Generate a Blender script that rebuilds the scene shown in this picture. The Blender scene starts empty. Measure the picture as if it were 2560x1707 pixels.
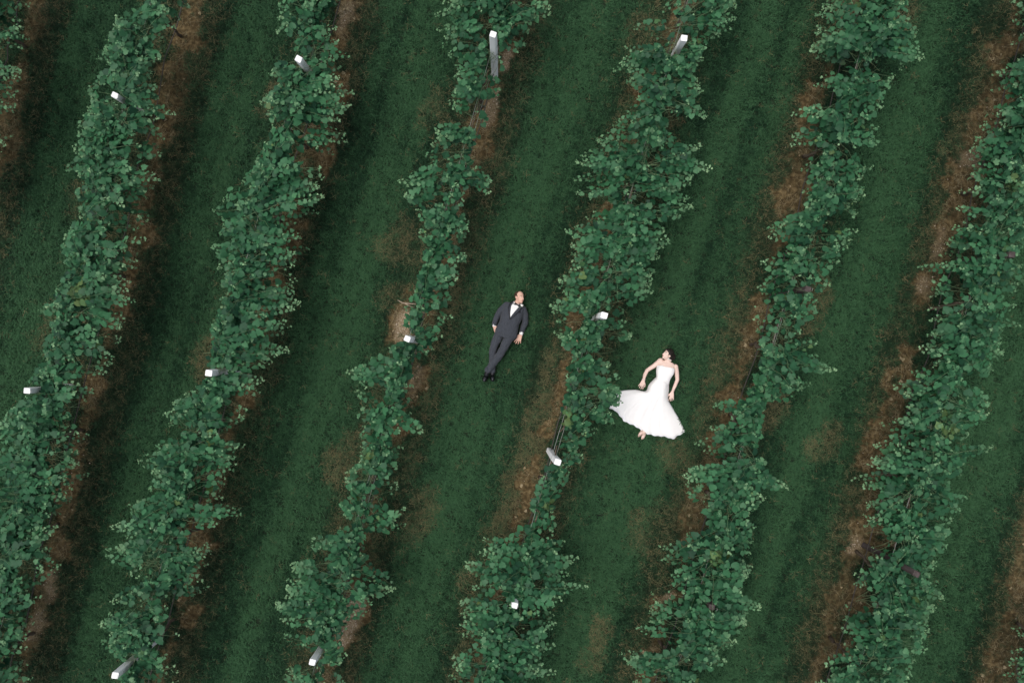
import bpy, bmesh, math, random
import numpy as np
from mathutils import Vector, Matrix
from mathutils.bvhtree import BVHTree

R = math.radians
rs = np.random.RandomState(7)
random.seed(7)
SC = bpy.context.scene
COL = SC.collection

# ------------------------------------------------------------------ camera, light, exposure
CAM_H = 12.8
FPX = 1702.0                       # focal length in pixels of the 2560 wide photograph
cam_d = bpy.data.cameras.new('camera'); cam = bpy.data.objects.new('camera', cam_d); COL.objects.link(cam)
cam.location = (0, 0, CAM_H); cam.rotation_euler = (0, 0, 0)
cam_d.sensor_width = 36.0; cam_d.lens = 36.0 * FPX / 2560.0
cam_d.clip_start = 0.1; cam_d.clip_end = 2000
SC.camera = cam

SUN_EL, SUN_AZ = 72.0, 290.0       # azimuth measured clockwise from +y
world = bpy.data.worlds.new('World'); SC.world = world; world.use_nodes = True
wn = world.node_tree.nodes; wl = world.node_tree.links
for n in list(wn): wn.remove(n)
wo = wn.new('ShaderNodeOutputWorld'); wb = wn.new('ShaderNodeBackground')
sky = wn.new('ShaderNodeTexSky'); sky.sky_type = 'NISHITA'; sky.sun_disc = False
sky.sun_elevation = R(SUN_EL); sky.sun_rotation = R(SUN_AZ)
sky.dust_density = 4.0; sky.air_density = 1.0
hs = wn.new('ShaderNodeHueSaturation'); hs.inputs['Saturation'].default_value = 0.42
wl.new(sky.outputs[0], hs.inputs['Color']); wl.new(hs.outputs[0], wb.inputs[0]); wl.new(wb.outputs[0], wo.inputs[0])
wb.inputs[1].default_value = 0.15
sun_d = bpy.data.lights.new('sun', 'SUN'); sun = bpy.data.objects.new('sun', sun_d); COL.objects.link(sun)
sun_d.energy = 0.85; sun_d.angle = R(45); sun_d.color = (1.0, 0.95, 0.88)
sd = Vector((math.sin(R(SUN_AZ)) * math.cos(R(SUN_EL)), math.cos(R(SUN_AZ)) * math.cos(R(SUN_EL)), math.sin(R(SUN_EL))))
sun.rotation_euler = sd.to_track_quat('Z', 'Y').to_euler(); sun.location = sd * 40
vs = SC.view_settings
vs.view_transform = 'Standard'; vs.look = 'None'; vs.gamma = 1; vs.exposure = 0.38; vs.use_curve_mapping = False
SC.render.engine = 'CYCLES'

# ------------------------------------------------------------------ helpers
def PX(u, v, z=0.0):               # a point of the place: photograph pixel at a known height
    k = (CAM_H - z) / FPX
    return Vector(((u - 1280.0) * k, (853.5 - v) * k, z))
def to_px(x, y, z):
    k = FPX / (CAM_H - z)
    return 1280.0 + x * k, 853.5 - y * k
def sstep(a, b, x):
    t = np.clip((x - a) / (b - a), 0, 1); return t * t * (3 - 2 * t)
_lat = np.random.RandomState(3).rand(256, 256)
def vnoise(x, y, s=1.0, o=1):
    x = np.asarray(x, float); y = np.asarray(y, float); out = 0; amp = 1; tot = 0
    for i in range(o):
        ca, sa = math.cos(0.5 + 1.1 * i), math.sin(0.5 + 1.1 * i)
        fx = (x * ca - y * sa) * s + 17.3 * i + 400; fy = (x * sa + y * ca) * s + 9.1 * i + 400
        ix = np.floor(fx).astype(int); iy = np.floor(fy).astype(int)
        tx = fx - ix; ty = fy - iy; tx = tx * tx * (3 - 2 * tx); ty = ty * ty * (3 - 2 * ty)
        a = _lat[ix % 256, iy % 256]; b = _lat[(ix + 1) % 256, iy % 256]
        c = _lat[ix % 256, (iy + 1) % 256]; d = _lat[(ix + 1) % 256, (iy + 1) % 256]
        out = out + amp * ((a * (1 - tx) + b * tx) * (1 - ty) + (c * (1 - tx) + d * tx) * ty)
        tot += amp; amp *= 0.5; s *= 2.03
    return out / tot

def tag(o, label=None, cat=None, group=None, kind=None):
    if label: o['label'] = label
    if cat: o['category'] = cat
    if group: o['group'] = group
    if kind: o['kind'] = kind
    return o
def link(name, me, parent=None, mat=None):
    o = bpy.data.objects.new(name, me); COL.objects.link(o)
    if parent is not None: o.parent = parent
    if mat is not None and me is not None and len(me.materials) == 0: me.materials.append(mat)
    return o
def empty(name, loc):
    o = bpy.data.objects.new(name, None); COL.objects.link(o); o.location = loc; o.empty_display_size = 0.1
    return o
def mesh_from(name, verts, faces, mat=None, smooth=True, origin=None):
    me = bpy.data.meshes.new(name)
    if origin is not None: verts = [Vector(v) - Vector(origin) for v in verts]
    me.from_pydata([tuple(v) for v in verts], [], faces)
    if smooth: me.shade_smooth()
    if mat: me.materials.append(mat)
    return me
def tube(path, radii, n=6, cap=True):
    """verts, faces of a tube along a path"""
    vs_, fs = [], []
    m = len(path)
    for i, p in enumerate(path):
        p = Vector(p)
        d = (Vector(path[min(i + 1, m - 1)]) - Vector(path[max(i - 1, 0)])).normalized()
        a = d.cross(Vector((0, 0, 1)))
        if a.length < 1e-3: a = d.cross(Vector((1, 0, 0)))
        a.normalize(); b = d.cross(a).normalized()
        r = radii[i] if hasattr(radii, '__len__') else radii
        for k in range(n):
            t = 2 * math.pi * k / n
            vs_.append(p + a * (math.cos(t) * r) + b * (math.sin(t) * r))
    for i in range(m - 1):
        for k in range(n):
            fs.append((i * n + k, i * n + (k + 1) % n, (i + 1) * n + (k + 1) % n, (i + 1) * n + k))
    if cap:
        fs.append(tuple(range(n - 1, -1, -1))); fs.append(tuple((m - 1) * n + k for k in range(n)))
    return vs_, fs
class Acc:                          # joins several pieces of ONE part
    def __init__(s): s.v = []; s.f = []
    def add(s, vf):
        o = len(s.v); s.v += [Vector(p) for p in vf[0]]; s.f += [tuple(i + o for i in f) for f in vf[1]]
        return s

# ------------------------------------------------------------------ materials
def newmat(name):
    m = bpy.data.materials.new(name); m.use_nodes = True
    nt = m.node_tree
    for n in list(nt.nodes): nt.nodes.remove(n)
    return m, nt.nodes, nt.links
def simple(name, col, rough=0.6, var=0.25, scale=30, bump=0.0, spec=0.3, col2=None, stretch=None, metal=0.0, sheen=0.0):
    m, N, L = newmat(name)
    out = N.new('ShaderNodeOutputMaterial'); p = N.new('ShaderNodeBsdfPrincipled')
    tc = N.new('ShaderNodeTexCoord'); nz = N.new('ShaderNodeTexNoise'); nz.inputs['Scale'].default_value = scale
    nz.inputs['Detail'].default_value = 5
    if stretch:
        mp = N.new('ShaderNodeMapping'); mp.inputs['Scale'].default_value = stretch
        L.new(tc.outputs['Object'], mp.inputs[0]); L.new(mp.outputs[0], nz.inputs['Vector'])
    else: L.new(tc.outputs['Object'], nz.inputs['Vector'])
    cr = N.new('ShaderNodeValToRGB')
    c2 = col2 or tuple(c * (1 + var) for c in col); c1 = tuple(c * (1 - var) for c in col) if not col2 else col
    cr.color_ramp.elements[0].position = 0.3; cr.color_ramp.elements[1].position = 0.7
    cr.color_ramp.elements[0].color = (*c1, 1); cr.color_ramp.elements[1].color = (*c2, 1)
    L.new(nz.outputs[0], cr.inputs[0]); L.new(cr.outputs[0], p.inputs['Base Color'])
    p.inputs['Roughness'].default_value = rough; p.inputs['Specular IOR Level'].default_value = spec
    p.inputs['Metallic'].default_value = metal
    if sheen: p.inputs['Sheen Weight'].default_value = sheen
    if bump:
        b = N.new('ShaderNodeBump'); b.inputs['Strength'].default_value = bump; b.inputs['Distance'].default_value = 0.01
        L.new(nz.outputs[0], b.inputs['Height']); L.new(b.outputs[0], p.inputs['Normal'])
    L.new(p.outputs[0], out.inputs[0])
    return m

LEAF_MATURE_A = (0.008, 0.045, 0.021); LEAF_MATURE_B = (0.052, 0.180, 0.076)
LEAF_YOUNG = (0.27, 0.42, 0.22); LEAF_YELLOW = (0.20, 0.24, 0.06)
def leaf_mat(name, per_object):
    m, N, L = newmat(name)
    out = N.new('ShaderNodeOutputMaterial')
    if per_object:
        oi = N.new('ShaderNodeObjectInfo'); src = oi.outputs['Color']
    else:
        at = N.new('ShaderNodeAttribute'); at.attribute_name = 'tint'; src = at.outputs['Color']
    sp = N.new('ShaderNodeSeparateColor'); L.new(src, sp.inputs[0])
    def mix(f, a, b):
        mx = N.new('ShaderNodeMix'); mx.data_type = 'RGBA'
        L.new(f, mx.inputs[0])
        for i, c in ((6, a), (7, b)):
            if isinstance(c, tuple): mx.inputs[i].default_value = (*c, 1)
            else: L.new(c, mx.inputs[i])
        return mx.outputs[2]
    c = mix(sp.outputs[2], LEAF_MATURE_A, LEAF_MATURE_B)      # B: individual tone
    c = mix(sp.outputs[0], c, LEAF_YOUNG)                     # R: youth
    c = mix(sp.outputs[1], c, LEAF_YELLOW)                    # G: yellowing
    tc = N.new('ShaderNodeTexCoord'); nz = N.new('ShaderNodeTexNoise'); nz.inputs['Scale'].default_value = 45 if not per_object else 4
    L.new(tc.outputs['Object'], nz.inputs['Vector'])
    hv = N.new('ShaderNodeHueSaturation'); L.new(c, hv.inputs['Color'])
    mr = N.new('ShaderNodeMapRange'); mr.inputs[3].default_value = 0.8; mr.inputs[4].default_value = 1.2
    L.new(nz.outputs[0], mr.inputs[0]); L.new(mr.outputs[0], hv.inputs['Value'])
    under = mix_under = N.new('ShaderNodeMix'); under.data_type = 'RGBA'   # the felted pale underside of a leaf
    ge = N.new('ShaderNodeNewGeometry'); L.new(ge.outputs['Backfacing'], under.inputs[0])
    L.new(hv.outputs[0], under.inputs[6]); under.inputs[7].default_value = (0.20, 0.31, 0.21, 1)
    p = N.new('ShaderNodeBsdfPrincipled'); L.new(under.outputs[2], p.inputs['Base Color'])
    p.inputs['Roughness'].default_value = 0.5; p.inputs['Specular IOR Level'].default_value = 0.22
    tr = N.new('ShaderNodeBsdfTranslucent'); L.new(hv.outputs[0], tr.inputs['Color'])
    ms = N.new('ShaderNodeMixShader'); ms.inputs[0].default_value = 0.22
    L.new(p.outputs[0], ms.inputs[1]); L.new(tr.outputs[0], ms.inputs[2]); L.new(ms.outputs[0], out.inputs[0])
    return m
M_LEAF_O = leaf_mat('vine_leaf', True); M_LEAF_J = leaf_mat('vine_foliage', False)
M_STEM = simple('green_stem', (0.13, 0.20, 0.10), 0.6, 0.3)
M_BARK = simple('vine_bark', (0.105, 0.082, 0.060), 0.9, 0.4, 40, 0.6, 0.1, stretch=(1, 1, 0.2))
M_WOODW = simple('weathered_white_wood', (0.74, 0.74, 0.72), 0.85, 0.1, 22, 0.3, 0.15, col2=(0.84, 0.84, 0.83), stretch=(1, 1, 0.06))
M_WOODD = simple('dark_treated_wood', (0.040, 0.031, 0.028), 0.85, 0.3, 22, 0.3, 0.15, col2=(0.095, 0.078, 0.074), stretch=(1, 1, 0.08))
M_WIRE = simple('galvanised_wire', (0.32, 0.33, 0.31), 0.45, 0.2, 10, 0, 0.5, metal=0.4)
M_HOSE = simple('black_hose', (0.045, 0.038, 0.032), 0.5, 0.2, 10)
M_TWIG = simple('dry_twig', (0.33, 0.26, 0.19), 0.9, 0.3, 40, 0.3, 0.1)

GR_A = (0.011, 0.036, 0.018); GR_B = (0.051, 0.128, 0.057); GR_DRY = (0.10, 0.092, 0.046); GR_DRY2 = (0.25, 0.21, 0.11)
def grass_mat():
    m, N, L = newmat('lawn_grass')
    out = N.new('ShaderNodeOutputMaterial')
    def attr(n):
        a = N.new('ShaderNodeAttribute'); a.attribute_type = 'INSTANCER'; a.attribute_name = n; return a.outputs['Fac']
    ge = N.new('ShaderNodeNewGeometry'); nz = N.new('ShaderNodeTexNoise'); nz.inputs['Scale'].default_value = 60
    L.new(ge.outputs['Position'], nz.inputs['Vector'])
    mr = N.new('ShaderNodeMapRange'); mr.inputs[1].default_value = 0.3; mr.inputs[2].default_value = 0.7
    L.new(nz.outputs[0], mr.inputs[0])
    def mix(f, a, b):
        mx = N.new('ShaderNodeMix'); mx.data_type = 'RGBA'; L.new(f, mx.inputs[0])
        for i, c in ((6, a), (7, b)):
            if isinstance(c, tuple): mx.inputs[i].default_value = (*c, 1)
            else: L.new(c, mx.inputs[i])
        return mx.outputs[2]
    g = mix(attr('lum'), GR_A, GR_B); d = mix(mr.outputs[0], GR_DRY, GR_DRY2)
    c = mix(attr('dry'), g, d)
    p = N.new('ShaderNodeBsdfPrincipled'); L.new(c, p.inputs['Base Color'])
    p.inputs['Roughness'].default_value = 0.6; p.inputs['Specular IOR Level'].default_value = 0.08
    tr = N.new('ShaderNodeBsdfTranslucent'); L.new(c, tr.inputs['Color'])
    ms = N.new('ShaderNodeMixShader'); ms.inputs[0].default_value = 0.2
    L.new(p.outputs[0], ms.inputs[1]); L.new(tr.outputs[0], ms.inputs[2]); L.new(ms.outputs[0], out.inputs[0])
    return m
M_GRASS = grass_mat()
def ground_mat():
    m, N, L = newmat('vineyard_ground')
    out = N.new('ShaderNodeOutputMaterial'); p = N.new('ShaderNodeBsdfPrincipled')
    at = N.new('ShaderNodeAttribute'); at.attribute_name = 'mask'
    sp = N.new('ShaderNodeSeparateColor'); L.new(at.outputs['Color'], sp.inputs[0])
    ge = N.new('ShaderNodeNewGeometry')
    def noise(s, d=6):
        n = N.new('ShaderNodeTexNoise'); n.inputs['Scale'].default_value = s; n.inputs['Detail'].default_value = d
        L.new(ge.outputs['Position'], n.inputs['Vector']); return n.outputs[0]
    def ramp(f, stops):
        r = N.new('ShaderNodeValToRGB'); e = r.color_ramp.elements
        e[0].position, e[0].color = stops[0][0], (*stops[0][1], 1); e[1].position, e[1].color = stops[-1][0], (*stops[-1][1], 1)
        for s in stops[1:-1]:
            q = e.new(s[0]); q.color = (*s[1], 1)
        L.new(f, r.inputs[0]); return r.outputs[0]
    def mix(f, a, b):
        mx = N.new('ShaderNodeMix'); mx.data_type = 'RGBA'; L.new(f, mx.inputs[0]); L.new(a, mx.inputs[6]); L.new(b, mx.inputs[7]); return mx.outputs[2]
    thatch = ramp(noise(9), [(0.3, (0.010, 0.020, 0.012)), (0.7, (0.022, 0.036, 0.019))])
    soil = ramp(noise(14, 9), [(0.28, (0.034, 0.024, 0.011)), (0.5, (0.080, 0.057, 0.026)), (0.72, (0.175, 0.128, 0.064))])
    sand = ramp(noise(40, 9), [(0.3, (0.13, 0.095, 0.055)), (0.5, (0.24, 0.18, 0.115)), (0.68, (0.42, 0.35, 0.25))])
    c = mix(sp.outputs[0], thatch, soil); c = mix(sp.outputs[1], c, sand)
    L.new(c, p.inputs['Base Color']); p.inputs['Roughness'].default_value = 0.95; p.inputs['Specular IOR Level'].default_value = 0.1
    b = N.new('ShaderNodeBump'); b.inputs['Strength'].default_value = 0.7; b.inputs['Distance'].default_value = 0.02
    L.new(noise(55, 8), b.inputs['Height']); L.new(b.outputs[0], p.inputs['Normal'])
    L.new(p.outputs[0], out.inputs[0])
    return m
M_GROUND = ground_mat()
M_PEB = simple('pebbles', (0.24, 0.18, 0.12), 0.8, 0.4, 3, col2=(0.60, 0.54, 0.45))
M_STRAW = simple('straw', (0.13, 0.105, 0.06), 0.9, 0.4, 8, col2=(0.33, 0.275, 0.16))
M_SKIN_M = simple('skin_man', (0.60, 0.36, 0.27), 0.5, 0.06, 20, col2=(0.66, 0.41, 0.31))
M_SKIN_W = simple('skin_woman', (0.70, 0.51, 0.43), 0.5, 0.05, 20, col2=(0.75, 0.56, 0.48))
M_SUIT = simple('charcoal_wool', (0.046, 0.051, 0.061), 0.85, 0.18, 260, 0.2, 0.15, sheen=0.1)
M_SATIN = simple('black_satin', (0.006, 0.006, 0.008), 0.35, 0.1, 50, spec=0.4)
M_SHOE = simple('black_patent_leather', (0.005, 0.005, 0.006), 0.12, 0.1, 30, spec=0.7)
M_SHIRT = simple('white_cotton', (0.80, 0.79, 0.77), 0.8, 0.02, 60)
M_DRESS = simple('ivory_satin', (0.82, 0.80, 0.78), 0.7, 0.015, 8, col2=(0.85, 0.83, 0.81), sheen=0.2)
M_TULLE = simple('white_tulle', (0.80, 0.82, 0.83), 0.8, 0.02, 60)
M_HAIRM = simple('brown_hair', (0.045, 0.026, 0.015), 0.6, 0.4, 60, 0.5)
M_HAIRW = simple('dark_brown_hair', (0.014, 0.009, 0.007), 0.45, 0.4, 60, 0.5, stretch=(1, 1, 6))
M_EYEW = simple('eye_white', (0.75, 0.73, 0.70), 0.3, 0.03)
M_IRIS = simple('iris', (0.03, 0.02, 0.015), 0.2, 0.1)
M_LIPM = simple('lips_man', (0.42, 0.20, 0.16), 0.5, 0.05)
M_LIPW = simple('lips_woman', (0.50, 0.17, 0.16), 0.4, 0.05)
M_PEARL = simple('pearl', (0.80, 0.76, 0.71), 0.25, 0.03, spec=0.5)
M_ROSE = simple('white_rose', (0.80, 0.79, 0.74), 0.7, 0.04)
M_SANDAL = simple('beige_leather', (0.48, 0.36, 0.29), 0.5, 0.08)

# ------------------------------------------------------------------ rows: trellis lines on the ground (photograph pixels at z = 0)
ROWS = {  # name: (u0, v0, slope du/dv), soil strip: offset (m) and half width (m)
    'Z': (70, 68, -0.262, 0.02, 0.26), 'A': (455, 100, -0.255, 0.05, 0.20), 'B': (860, 20, -0.279, 0.08, 0.20),
    'C': (1239, 189, -0.287, 0.02, 0.18), 'D': (1649, 201, -0.298, -0.14, 0.15), 'E': (1916, 740, -0.300, -0.08, 0.18),
    'F': (2357, 665, -0.301, -0.08, 0.24), 'G': (2580, 1443, -0.300, -0.10, 0.30)}
def row_u(name, v): r = ROWS[name]; return r[0] + (v - r[1]) * r[2]
def row_x(name, y):
    k = CAM_H / FPX; v = 853.5 - y / k
    return (row_u(name, v) - 1280) * k
# spots seen in the photograph (pixels): u, v, ru, rv
SOIL = [(450, 130, 42, 95), (395, 330, 30, 60), (365, 590, 30, 70), (325, 727, 28, 60), (232, 985, 30, 45), (172, 1200, 34, 60), (128, 1443, 34, 90), (85, 1570, 34, 60),
        (870, 60, 34, 90), (848, 240, 26, 60), (815, 400, 22, 50), (746, 600, 16, 60), (694, 720, 26, 34), (610, 1005, 26, 40), (495, 1345, 36, 45), (478, 1540, 22, 50),
        (1262, 160, 22, 55), (1225, 285, 26, 60), (1200, 370, 30, 60), (1010, 820, 38, 55), (1045, 945, 28, 80), (1010, 1080, 24, 70), (915, 1405, 44, 42), (870, 1560, 32, 100),
        (1695, 60, 26, 70), (1598, 240, 22, 34), (1515, 515, 24, 36), (1520, 585, 18, 30), (1440, 795, 36, 30), (1412, 930, 26, 60), (1385, 1040, 26, 60), (1325, 1220, 34, 90),
        (2118, 15, 30, 26), (2010, 275, 24, 60), (2035, 375, 26, 30), (1985, 480, 42, 90), (1962, 590, 26, 60), (1885, 810, 40, 90), (1833, 985, 30, 60), (1885, 1000, 26, 60), (1780, 1099, 24, 34), (1683, 1490, 40, 26),
        (2515, 125, 44, 60), (2490, 270, 44, 60), (2400, 470, 60, 55), (2360, 590, 32, 60), (2306, 715, 32, 60), (2270, 925, 48, 75), (2185, 1115, 30, 80), (2170, 1350, 50, 55), (2140, 1500, 40, 40), (2090, 1630, 42, 50), (2545, 1480, 40, 70), (2500, 1640, 34, 60)]
SAND = [(1010, 812, 19, 36, 0.9), (1055, 865, 12, 26, 0.7), (873, 1535, 24, 85, 0.75), (1262, 165, 14, 36, 0.8), (1232, 260, 16, 50, 0.45), (2142, 1365, 20, 20, 0.5), (2308, 712, 16, 24, 0.4), (128, 1455, 24, 60, 0.45), (90, 1560, 24, 40, 0.4),
        (862, 40, 18, 36, 0.45), (1672, 1490, 14, 14, 0.6), (2345, 620, 12, 40, 0.3), (1040, 940, 18, 50, 0.3), (2440, 395, 40, 20, 0.35)]
DRYG = [(1310, 1190, 50, 120, 0.7), (1270, 1290, 50, 80, 0.6), (1350, 1050, 40, 90, 0.55), (1370, 910, 26, 50, 0.6), (1990, 440, 38, 80, 0.85), (2000, 520, 30, 50, 0.7), (1500, 1590, 26, 50, 0.6), (1480, 1650, 40, 50, 0.3),
        (850, 1165, 40, 60, 0.65), (880, 1110, 34, 40, 0.45), (925, 1390, 46, 40, 0.5), (980, 735, 34, 30, 0.35), (1130, 760, 20, 50, 0.55), (1155, 640, 34, 60, 0.4), (1000, 600, 44, 60, 0.4), (1050, 1290, 40, 60, 0.4),
        (520, 880, 40, 60, 0.6), (200, 500, 40, 50, 0.35), (120, 820, 34, 60, 0.4), (2040, 740, 34, 80, 0.6), (1930, 1020, 30, 60, 0.65), (1700, 1140, 60, 60, 0.35), (1620, 1330, 50, 90, 0.3), (2060, 1100, 34, 60, 0.4),
        (2230, 1130, 40, 80, 0.45), (2120, 1570, 60, 60, 0.45), (2330, 640, 40, 90, 0.35), (2400, 350, 60, 60, 0.35), (2460, 200, 40, 80, 0.35), (1390, 1330, 30, 60, 0.3), (1640, 90, 50, 60, 0.35), (1180, 1500, 40, 60, 0.4), (1150, 1640, 34, 60, 0.5), (690, 240, 40, 60, 0.4), (1080, 260, 40, 60, 0.35), (2260, 40, 50, 60, 0.4), (1600, 70, 40, 60, 0.4),(1180,1580,30,50,.4),(1190,1450,34,60,.4)]
def rowdist(x, y):
    x = np.asarray(x, float); y = np.asarray(y, float)
    k = CAM_H / FPX; u = 1280 + x / k; v = 853.5 - y / k
    best = np.full(x.shape, 99.0); soil = np.zeros(x.shape)
    wob = (vnoise(x, y, 0.9, 3) - 0.5)
    for n, (u0, v0, s, off, hw) in ROWS.items():
        d = (u - (u0 + (v - v0) * s)) * k * 0.958
        w = hw * (0.05 + 1.45 * vnoise(x * 0.6 + ord(n), y, 0.9, 2))
        soil = np.maximum(soil, sstep(w + 0.12, w - 0.10, np.abs(d - off) + wob * 0.45 + (vnoise(x, y, 7, 2) - .5) * .25))
        best = np.where(np.abs(d) < np.abs(best), d, best)
    return best, soil
def spots(lst, x, y, nz):
    k = CAM_H / FPX; u = 1280 + x / k; v = 853.5 - y / k
    out = np.zeros(np.shape(x))
    for s in lst:
        w = s[4] if len(s) > 4 else 1.0
        du = (u - s[0] + 0.28 * (v - s[1])) / s[2]; dv = (v - s[1]) / s[3]      # spots lie along the rows
        r = np.sqrt(du * du + dv * dv) + nz
        out = np.maximum(out, w * sstep(1.25, 0.65, r))
    return out
def fields(x, y):
    d, soil = rowdist(x, y)
    n1 = vnoise(x, y, 2.3, 4) - 0.5; n2 = vnoise(x + 31, y + 7, 5.5, 3) - 0.5
    soil = np.maximum(soil * 0.8, spots(SOIL, x, y, n1 * 1.9 + n2 * 1.9 + 0.06))
    sand = spots(SAND, x, y, n1 * 1.2 + n2 * 0.8)
    dry = np.maximum(spots(DRYG, x, y, n1 * 1.6 + n2 * 0.6), 0.30 * np.exp(-((np.abs(d) - 0.42) / 0.26) ** 2) * (0.4 + 1.2 * vnoise(x, y, 1.7, 3)))
    lane = sstep(0.55, 1.3, np.abs(d))                               # grass tone: darker close to the rows, lighter towards the lane middle
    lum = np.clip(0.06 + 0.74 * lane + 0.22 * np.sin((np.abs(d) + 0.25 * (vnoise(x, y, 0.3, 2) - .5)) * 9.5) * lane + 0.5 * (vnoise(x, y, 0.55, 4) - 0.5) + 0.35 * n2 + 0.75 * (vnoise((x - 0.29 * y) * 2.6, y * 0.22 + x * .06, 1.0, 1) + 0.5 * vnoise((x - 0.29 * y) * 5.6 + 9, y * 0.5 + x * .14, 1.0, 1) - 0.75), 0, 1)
    return d, soil, sand, dry, lum
def relief(x, y): return 0.05 * (vnoise(x, y, 0.5, 2) - 0.5) + 0.035 * (vnoise(x, y, 3.0, 3) - 0.5)

# ------------------------------------------------------------------ ground sheet (fine in the middle, running on to the horizon)
def build_ground():
    xs = np.concatenate([[-600, -200, -60, -25], np.arange(-12.6, 12.61, 0.07), [25, 60, 200, 600]])
    ys = np.concatenate([[-600, -200, -60, -20], np.arange(-8.8, 8.81, 0.07), [20, 60, 200, 600]])
    X, Y = np.meshgrid(xs, ys); nx, ny = len(xs), len(ys)
    x, y = X.ravel(), Y.ravel()
    d, soil, sand, dry, lum = fields(x, y)
    z = relief(x, y) + soil * 0.02 * (vnoise(x, y, 9, 2) - 0.4) - 0.03
    far = (np.abs(x) > 13) | (np.abs(y) > 9); z = np.where(far, -0.03, z)
    me = bpy.data.meshes.new('ground')
    i = (np.arange(ny - 1)[:, None] * nx + np.arange(nx - 1)[None, :]).ravel()
    faces = np.stack([i, i + 1, i + 1 + nx, i + nx], 1)
    me.from_pydata(np.stack([x, y, z], 1).tolist(), [], faces.tolist())
    ca = me.color_attributes.new('mask', 'FLOAT_COLOR', 'POINT')
    buf = np.ones((len(x), 4), np.float32); buf[:, 0] = soil; buf[:, 1] = sand; buf[:, 2] = dry
    ca.data.foreach_set('color', buf.ravel())
    me.shade_smooth(); me.materials.append(M_GROUND)
    o = link('ground', me); tag(o, kind='structure'); return o
build_ground()

# ------------------------------------------------------------------ trellis posts, wires, hoses
POSTS = [  # top px, base px, height, white?, end of the clearly visible shaft (px), label
    ((287, 238), (352, 279), 1.45, 1, (306, 251), 'short white post top poking from the vine nearest the top left corner'),
    ((68, 977), (176, 966), 1.45, 1, (96, 973), 'white post top leaning over grass at the left edge of the photo'),
    ((747, 148), (802, 222), 1.6, 1, (765, 174), 'white slanted post top in the second full row near the top edge'),
    ((522, 932), (600, 924), 1.6, 1, (556, 930), 'white post top lying sideways over dry grass left of the second full row'),
    ((287, 1688), (392, 1598), 1.6, 1, (332, 1643), 'long grey white post leaning into the lane at the bottom left corner'),
    ((1232, 86), (1238, 195), 1.85, 1, (1232, 158), 'tall pale grey post standing clear beside bare soil at the top centre'),
    ((1018, 846), (1047, 850), 1.75, 1, (1024, 848), 'small white post top with a dark notch beside pale sand left of the groom'),
    ((781, 1655), (832, 1574), 1.6, 1, (799, 1627), 'flat white post top in the row left of centre near the bottom edge'),
    ((1711, 96), (1664, 176), 1.6, 1, (1688, 132), 'white post top tilted right beside dry straw at the top right of centre'),
    ((1511, 788), (1478, 797), 1.8, 1, (1488, 792), 'white post top among leaves between the groom and the bride'),
    ((1394, 1155), (1373, 1126), 1.6, 1, (1376, 1128), 'bare white post in the thin vine gap below left of the bride'),
    ((1286, 1513), (1286, 1440), 1.45, 1, (1286.5, 1508), 'tiny white post top sunk in leaves at the bottom centre'),
    ((2020, 722), (1940, 736), 1.42, 0, (2012, 724), 'dark brown post top in the row right of the bride'),
    ((1780, 1517), (1724, 1440), 1.38, 0, (1776, 1511), 'dark brown post top beside a straggling vine below the bride'),
    ((2531, 637), (2395, 660), 1.45, 0, (2522, 639), 'dark brown post top in thick leaves at the right edge'),
    ((2292, 1434), (2162, 1364), 1.6, 0, (2286, 1431), 'dark post of the right hand row whose shaft crosses bare soil'),
]
def build_post(i, top, base, h, white, lab):
    B = PX(*base, 0.0); T = PX(*top, h)
    B.z = -0.05
    ax = (T - B).normalized()
    root = empty('trellis_post', (B.x, B.y, 0)); tag(root, lab, 'post', 'trellis posts standing along the vine rows')
    rr = random.Random(i)
    yaw = R(16) + rr.uniform(-0.25, 0.25)
    side = Vector((math.cos(yaw), -math.sin(yaw), 0)); side = (side - ax * side.dot(ax)).normalized(); up = ax.cross(side)
    w = 0.052
    rings = []
    n = 7
    for k in range(n):
        t = k / (n - 1)
        c = B + (T - B) * t + side * (0.004 * math.sin(t * 3 + i)) + up * (0.004 * math.cos(t * 4 + i * 2))
        wk = w * (1 + 0.05 * math.sin(5 * t + i))
        rings.append((c, wk, wk * 0.92))
    L = (T - B).length
    rings.append((T + ax * 0.002, w * 0.86, w * 0.80))
    v, f = [], []
    ch = 0.2
    for c, a, b in rings:
        for sx, sy in ((1, 1 - ch), (1 - ch, 1), (-1 + ch, 1), (-1, 1 - ch), (-1, -1 + ch), (-1 + ch, -1), (1 - ch, -1), (1, -1 + ch)):
            v.append(c + side * (sx * a) + up * (sy * b))
    m = len(rings)
    for k in range(m - 1):
        for j in range(8): f.append((k * 8 + j, k * 8 + (j + 1) % 8, (k + 1) * 8 + (j + 1) % 8, (k + 1) * 8 + j))
    # end grain, slightly raised on one side
    tilt = rr.uniform(-0.012, 0.012)
    for j in range(8): v[(m - 1) * 8 + j] += ax * (tilt * (1 if j in (0, 1, 2, 3) else -1))
    f.append(tuple((m - 1) * 8 + j for j in range(8)))
    mat = M_WOODW if white else M_WOODD
    o = link('shaft', mesh_from('shaft', v, f, mat, False, (B.x, B.y, 0)), root)
    # wire staples on the side facing the row
    for hh in (1.0, 1.45):
        c = B + (T - B) * (hh / h) + side * (w * 1.02)
        p = [c + up * (-0.02), c + side * 0.012 + up * (-0.018), c + side * 0.012 + up * 0.018, c + up * 0.02]
        link('staple', mesh_from('staple', *tube(p, 0.003, 5), M_WIRE, True, (B.x, B.y, 0)), root)
    return root
for i, p in enumerate(POSTS): build_post(i, p[0], p[1], p[2], p[3], p[5])

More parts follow.
